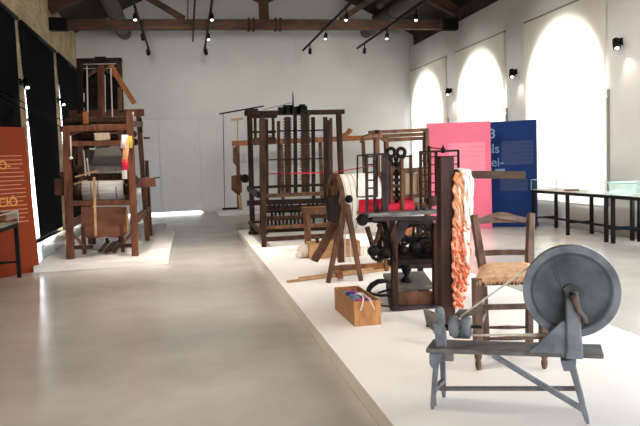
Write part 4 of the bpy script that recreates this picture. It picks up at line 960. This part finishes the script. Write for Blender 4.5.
# ------------------------------------------------------------------ information panels
LEAN = -3.6
def panel(name, a, e, h, mat, lb, thick=.05, ft=.10):
    a, e = V((a.x,a.y,0)), V((e.x,e.y,0)); u = (e-a).normalized(); n = V((u.y,-u.x,0))     # n faces the viewer
    r = root(name, (a+e)/2, lb, 'panel')
    MB().prism([a, e, e-n*thick, a-n*thick], (0,0,h)).build('board', mat, r, .003)
    for t in (.15,.94):
        p = a.lerp(e,t)-n*thick; MB().prism([p, p+u*.03, p+u*.03-n*ft, p-n*ft], (0,0,.02)).build('foot', BLK, r)
    if ft > .2: MB().bar(p-n*ft+u*.015+V((0,0,.01)), p+u*.015+V((0,0,.30)), .02, .02, u).build('brace', BLK, r)
    return r, a, u, n, (e-a).length
def strip(r, a, u, n, s0, s1, z0, z1, mat, name='text_line', off=.003):
    p = a+u*s0+n*off; q = a+u*s1+n*off
    MB().prism([p+V((0,0,z0)), q+V((0,0,z0)), q+V((0,0,z1)), p+V((0,0,z1))], n*.001).build(name, mat, r)
ORA = onz(40,271,0); ORB = V((ORA.x-.47, ORA.y-.52, 0))
h_ = P(24,127,ORA.y).z
r, a, u, n, L = panel('info_panel', ORB, ORA, 2.10, ORANGE, 'orange information panel with yellow letters at the left edge')
def fit(px, py):
    """where the sight line through a picture point meets the panel being lettered: distance along it and height"""
    rr = ray(px, py); t = (a-CAM).dot(n)/rr.dot(n); p = CAM+rr*t; return (p-a).dot(u), p.z
s0, z0 = fit(1,156); s1, z1 = fit(31,221)
for k in range(17):
    zz = z0 + (z1-z0)*k/16; strip(r, a, u, n, s0-.05, s1 - (.06*(k % 4 == 3)) , zz, zz+.012, ORANGEL)
s, z = fit(2.5,169); textobj('yellow_letters', 'O-', .17, a+u*s+n*.005+V((0,0,z)), u, (0,0,1), ORANGEY, r)
s, z = fit(1.2,207); textobj('yellow_letters', 'CIÓ', .17, a+u*s+n*.005+V((0,0,z)), u, (0,0,1), ORANGEY, r)
from mathutils import Quaternion
r.rotation_mode = 'QUATERNION'; r.rotation_quaternion = Quaternion(u, math.radians(LEAN))
pb0 = onz(491.5,227,0); pb1 = at(537.5,225,12.45)
r, a, u, n, L = panel('info_panel', at(470,226,13.28), pb1, 2.10, BLUE, 'navy blue information panel with pale letters beside the pink one', ft=.4)
for txt, px, py, sz in (('3',489.3,138.3,.265),('els',485.6,153.3,.26),('rei-',486.3,166.5,.25)):
    s, z = fit(px, py); textobj('pale_letters', txt, sz, a+u*s+n*.005+V((0,0,z)), u, (0,0,1), BLUET, r)
s, z = fit(495,171.2); strip(r,a,u,n,s,s+.20,z,z+.045,BLUET)
for x0,x1,y0,y1 in ((501.5,533,140,165),(500,528,178,191)):
    s0, z0 = fit(x0,y1); s1, z1 = fit(x1,y0); strip(r,a,u,n,s0,s1,z0,z1,BLUEL,'text_block')
    for k in range(1,6 if y0 < 150 else 3):
        zz = z0+(z1-z0)*k/(6 if y0 < 150 else 3); strip(r,a,u,n,s0+(s1-s0)*(.42+.1*(k%3)),s1,zz,zz+.012,BLUE,'text_line',.0045)
r, a, u, n, L = panel('info_panel', at(429,226,13.1), at(492.3,228,12.80), 2.11, PINK, 'bright pink information panel behind the post and hanging yarn')
s0, z0 = fit(449,172); s1, z1 = fit(485,142); strip(r,a,u,n,s0,s1,z0,z1,PINKL,'text_block')
for k in range(1,6):
    zz = z0+(z1-z0)*k/6; strip(r,a,u,n,s0+(s1-s0)*(.35+.12*(k%3)),s1,zz,zz+.010,PINK,'text_line',.0045)

# ------------------------------------------------------------------ glass display cases
GEDGE = plain('glass_edge_green', (.42,.60,.53), .3)
def case(x0,x1,y0,y1,legs,lb,zt=.75,gh=.19,papers=(),par=None):
    r = root('display_case', ((x0+x1)/2,(y0+y1)/2,0), lb, 'display case', 'glass display cases')
    MB().span((x0,y0,zt-.05),(x1,y1,zt)).build('table_top', BLK, r, .003)
    MB().span((x0+.02,y0+.02,zt),(x1-.02,y1-.02,zt+.012)).build('display_bed', CASEBED, r)
    g = .008
    b = MB().span((x0,y0,zt),(x0+g,y1,zt+gh)).span((x1-g,y0,zt),(x1,y1,zt+gh)).span((x0+g,y0,zt),(x1-g,y0+g,zt+gh)).span((x0+g,y1-g,zt),(x1-g,y1,zt+gh)).span((x0,y0,zt+gh),(x1,y1,zt+gh+g))
    gc = b.build('glass_cover', GLASS, r); b = MB(); q_ = [(x0,y0),(x1,y0),(x1,y1),(x0,y1)]
    for k in range(4):
        A_, B_ = q_[k], q_[(k+1) % 4]
        b.bar((A_[0],A_[1],zt), (A_[0],A_[1],zt+gh+.008), .009, .009); b.bar((A_[0],A_[1],zt+gh+.008), (B_[0],B_[1],zt+gh+.008), .009, .009, (0,0,1))
    b.build('glass_edge', GEDGE, gc)
    for lx, ly in legs: MB().span((lx-.025,ly-.025,0),(lx+.025,ly+.025,zt-.03)).build('leg', BLK, r)
    ys = sorted(set(l[1] for l in legs))
    xm = sum(l[0] for l in legs)/len(legs)
    MB().bar((xm,ys[0],.22),(xm,ys[-1],.22),.035,.03,(1,0,0)).build('stretcher', BLK, r)
    for yy in ys: MB().bar((min(l[0] for l in legs),yy,.22),(max(l[0] for l in legs),yy,.22),.03,.03).build('stretcher', BLK, r)
    return r
LX = (6.47,6.93)
case(6.44,6.96,9.80,12.2,[(x,y) for x in LX for y in (9.84,10.97,12.16)],'long glass display case on black legs beneath the nearest arched window')
case(6.44,6.96,7.2,9.70,[(x,y) for x in LX for y in (7.25,8.45,9.66)],'nearer glass display case at the right edge, on black legs')
for k, (x,y,sx,sy,mt,lb) in enumerate(((6.68,11.75,.20,.30,PAPER,'pale paper sheet at the far end of the longer glass case'),(6.66,11.15,.16,.22,W_BROWN,'dark book lying in the longer glass case'),
        (6.70,10.55,.24,.34,PAPER,'pale paper sheet in the middle of the longer glass case'),(6.68,10.05,.2,.26,PAPER,'pale paper sheet at the near end of the longer glass case'),(6.68,9.3,.2,.30,W_TAN,'tan booklet in the nearer glass case'))):
    tag(MB().span((x-sx/2,y-sy/2,.763),(x+sx/2,y+sy/2,.77+.02*(mt is W_BROWN))).solo('paper_sheet' if mt is PAPER else 'booklet', mt, (x,y,.763)), lb, 'paper' if mt is PAPER else 'book')
# case at the left edge, in front of the orange panel
f = onz(19.5,277.5,0)
case(f.x-.56,f.x+.03,f.y-1.25,f.y+.03,[(f.x,f.y),(f.x-.52,f.y),(f.x,f.y-1.2),(f.x-.52,f.y-1.2)],'glass display case on thin black legs before the orange panel',zt=.755,gh=.16)

# ------------------------------------------------------------------ light
w = bpy.data.worlds.new('world'); SC.world = w; w.use_nodes = True
bg = w.node_tree.nodes['Background']; bg.inputs['Color'].default_value = (.93,.97,1.0,1); bg.inputs['Strength'].default_value = 8.0
SC.view_settings.view_transform = 'Standard'; SC.view_settings.look = 'None'; SC.view_settings.gamma = 1; SC.view_settings.use_curve_mapping = False
SC.view_settings.exposure = 0.62
SC.cycles.max_bounces = 10; SC.cycles.diffuse_bounces = 6; SC.cycles.transparent_max_bounces = 12
SC.cycles.sample_clamp_indirect = 6.0; SC.cycles.caustics_reflective = False; SC.cycles.caustics_refractive = False
for o in bpy.data.objects:
    if '_o' in o: del o['_o']
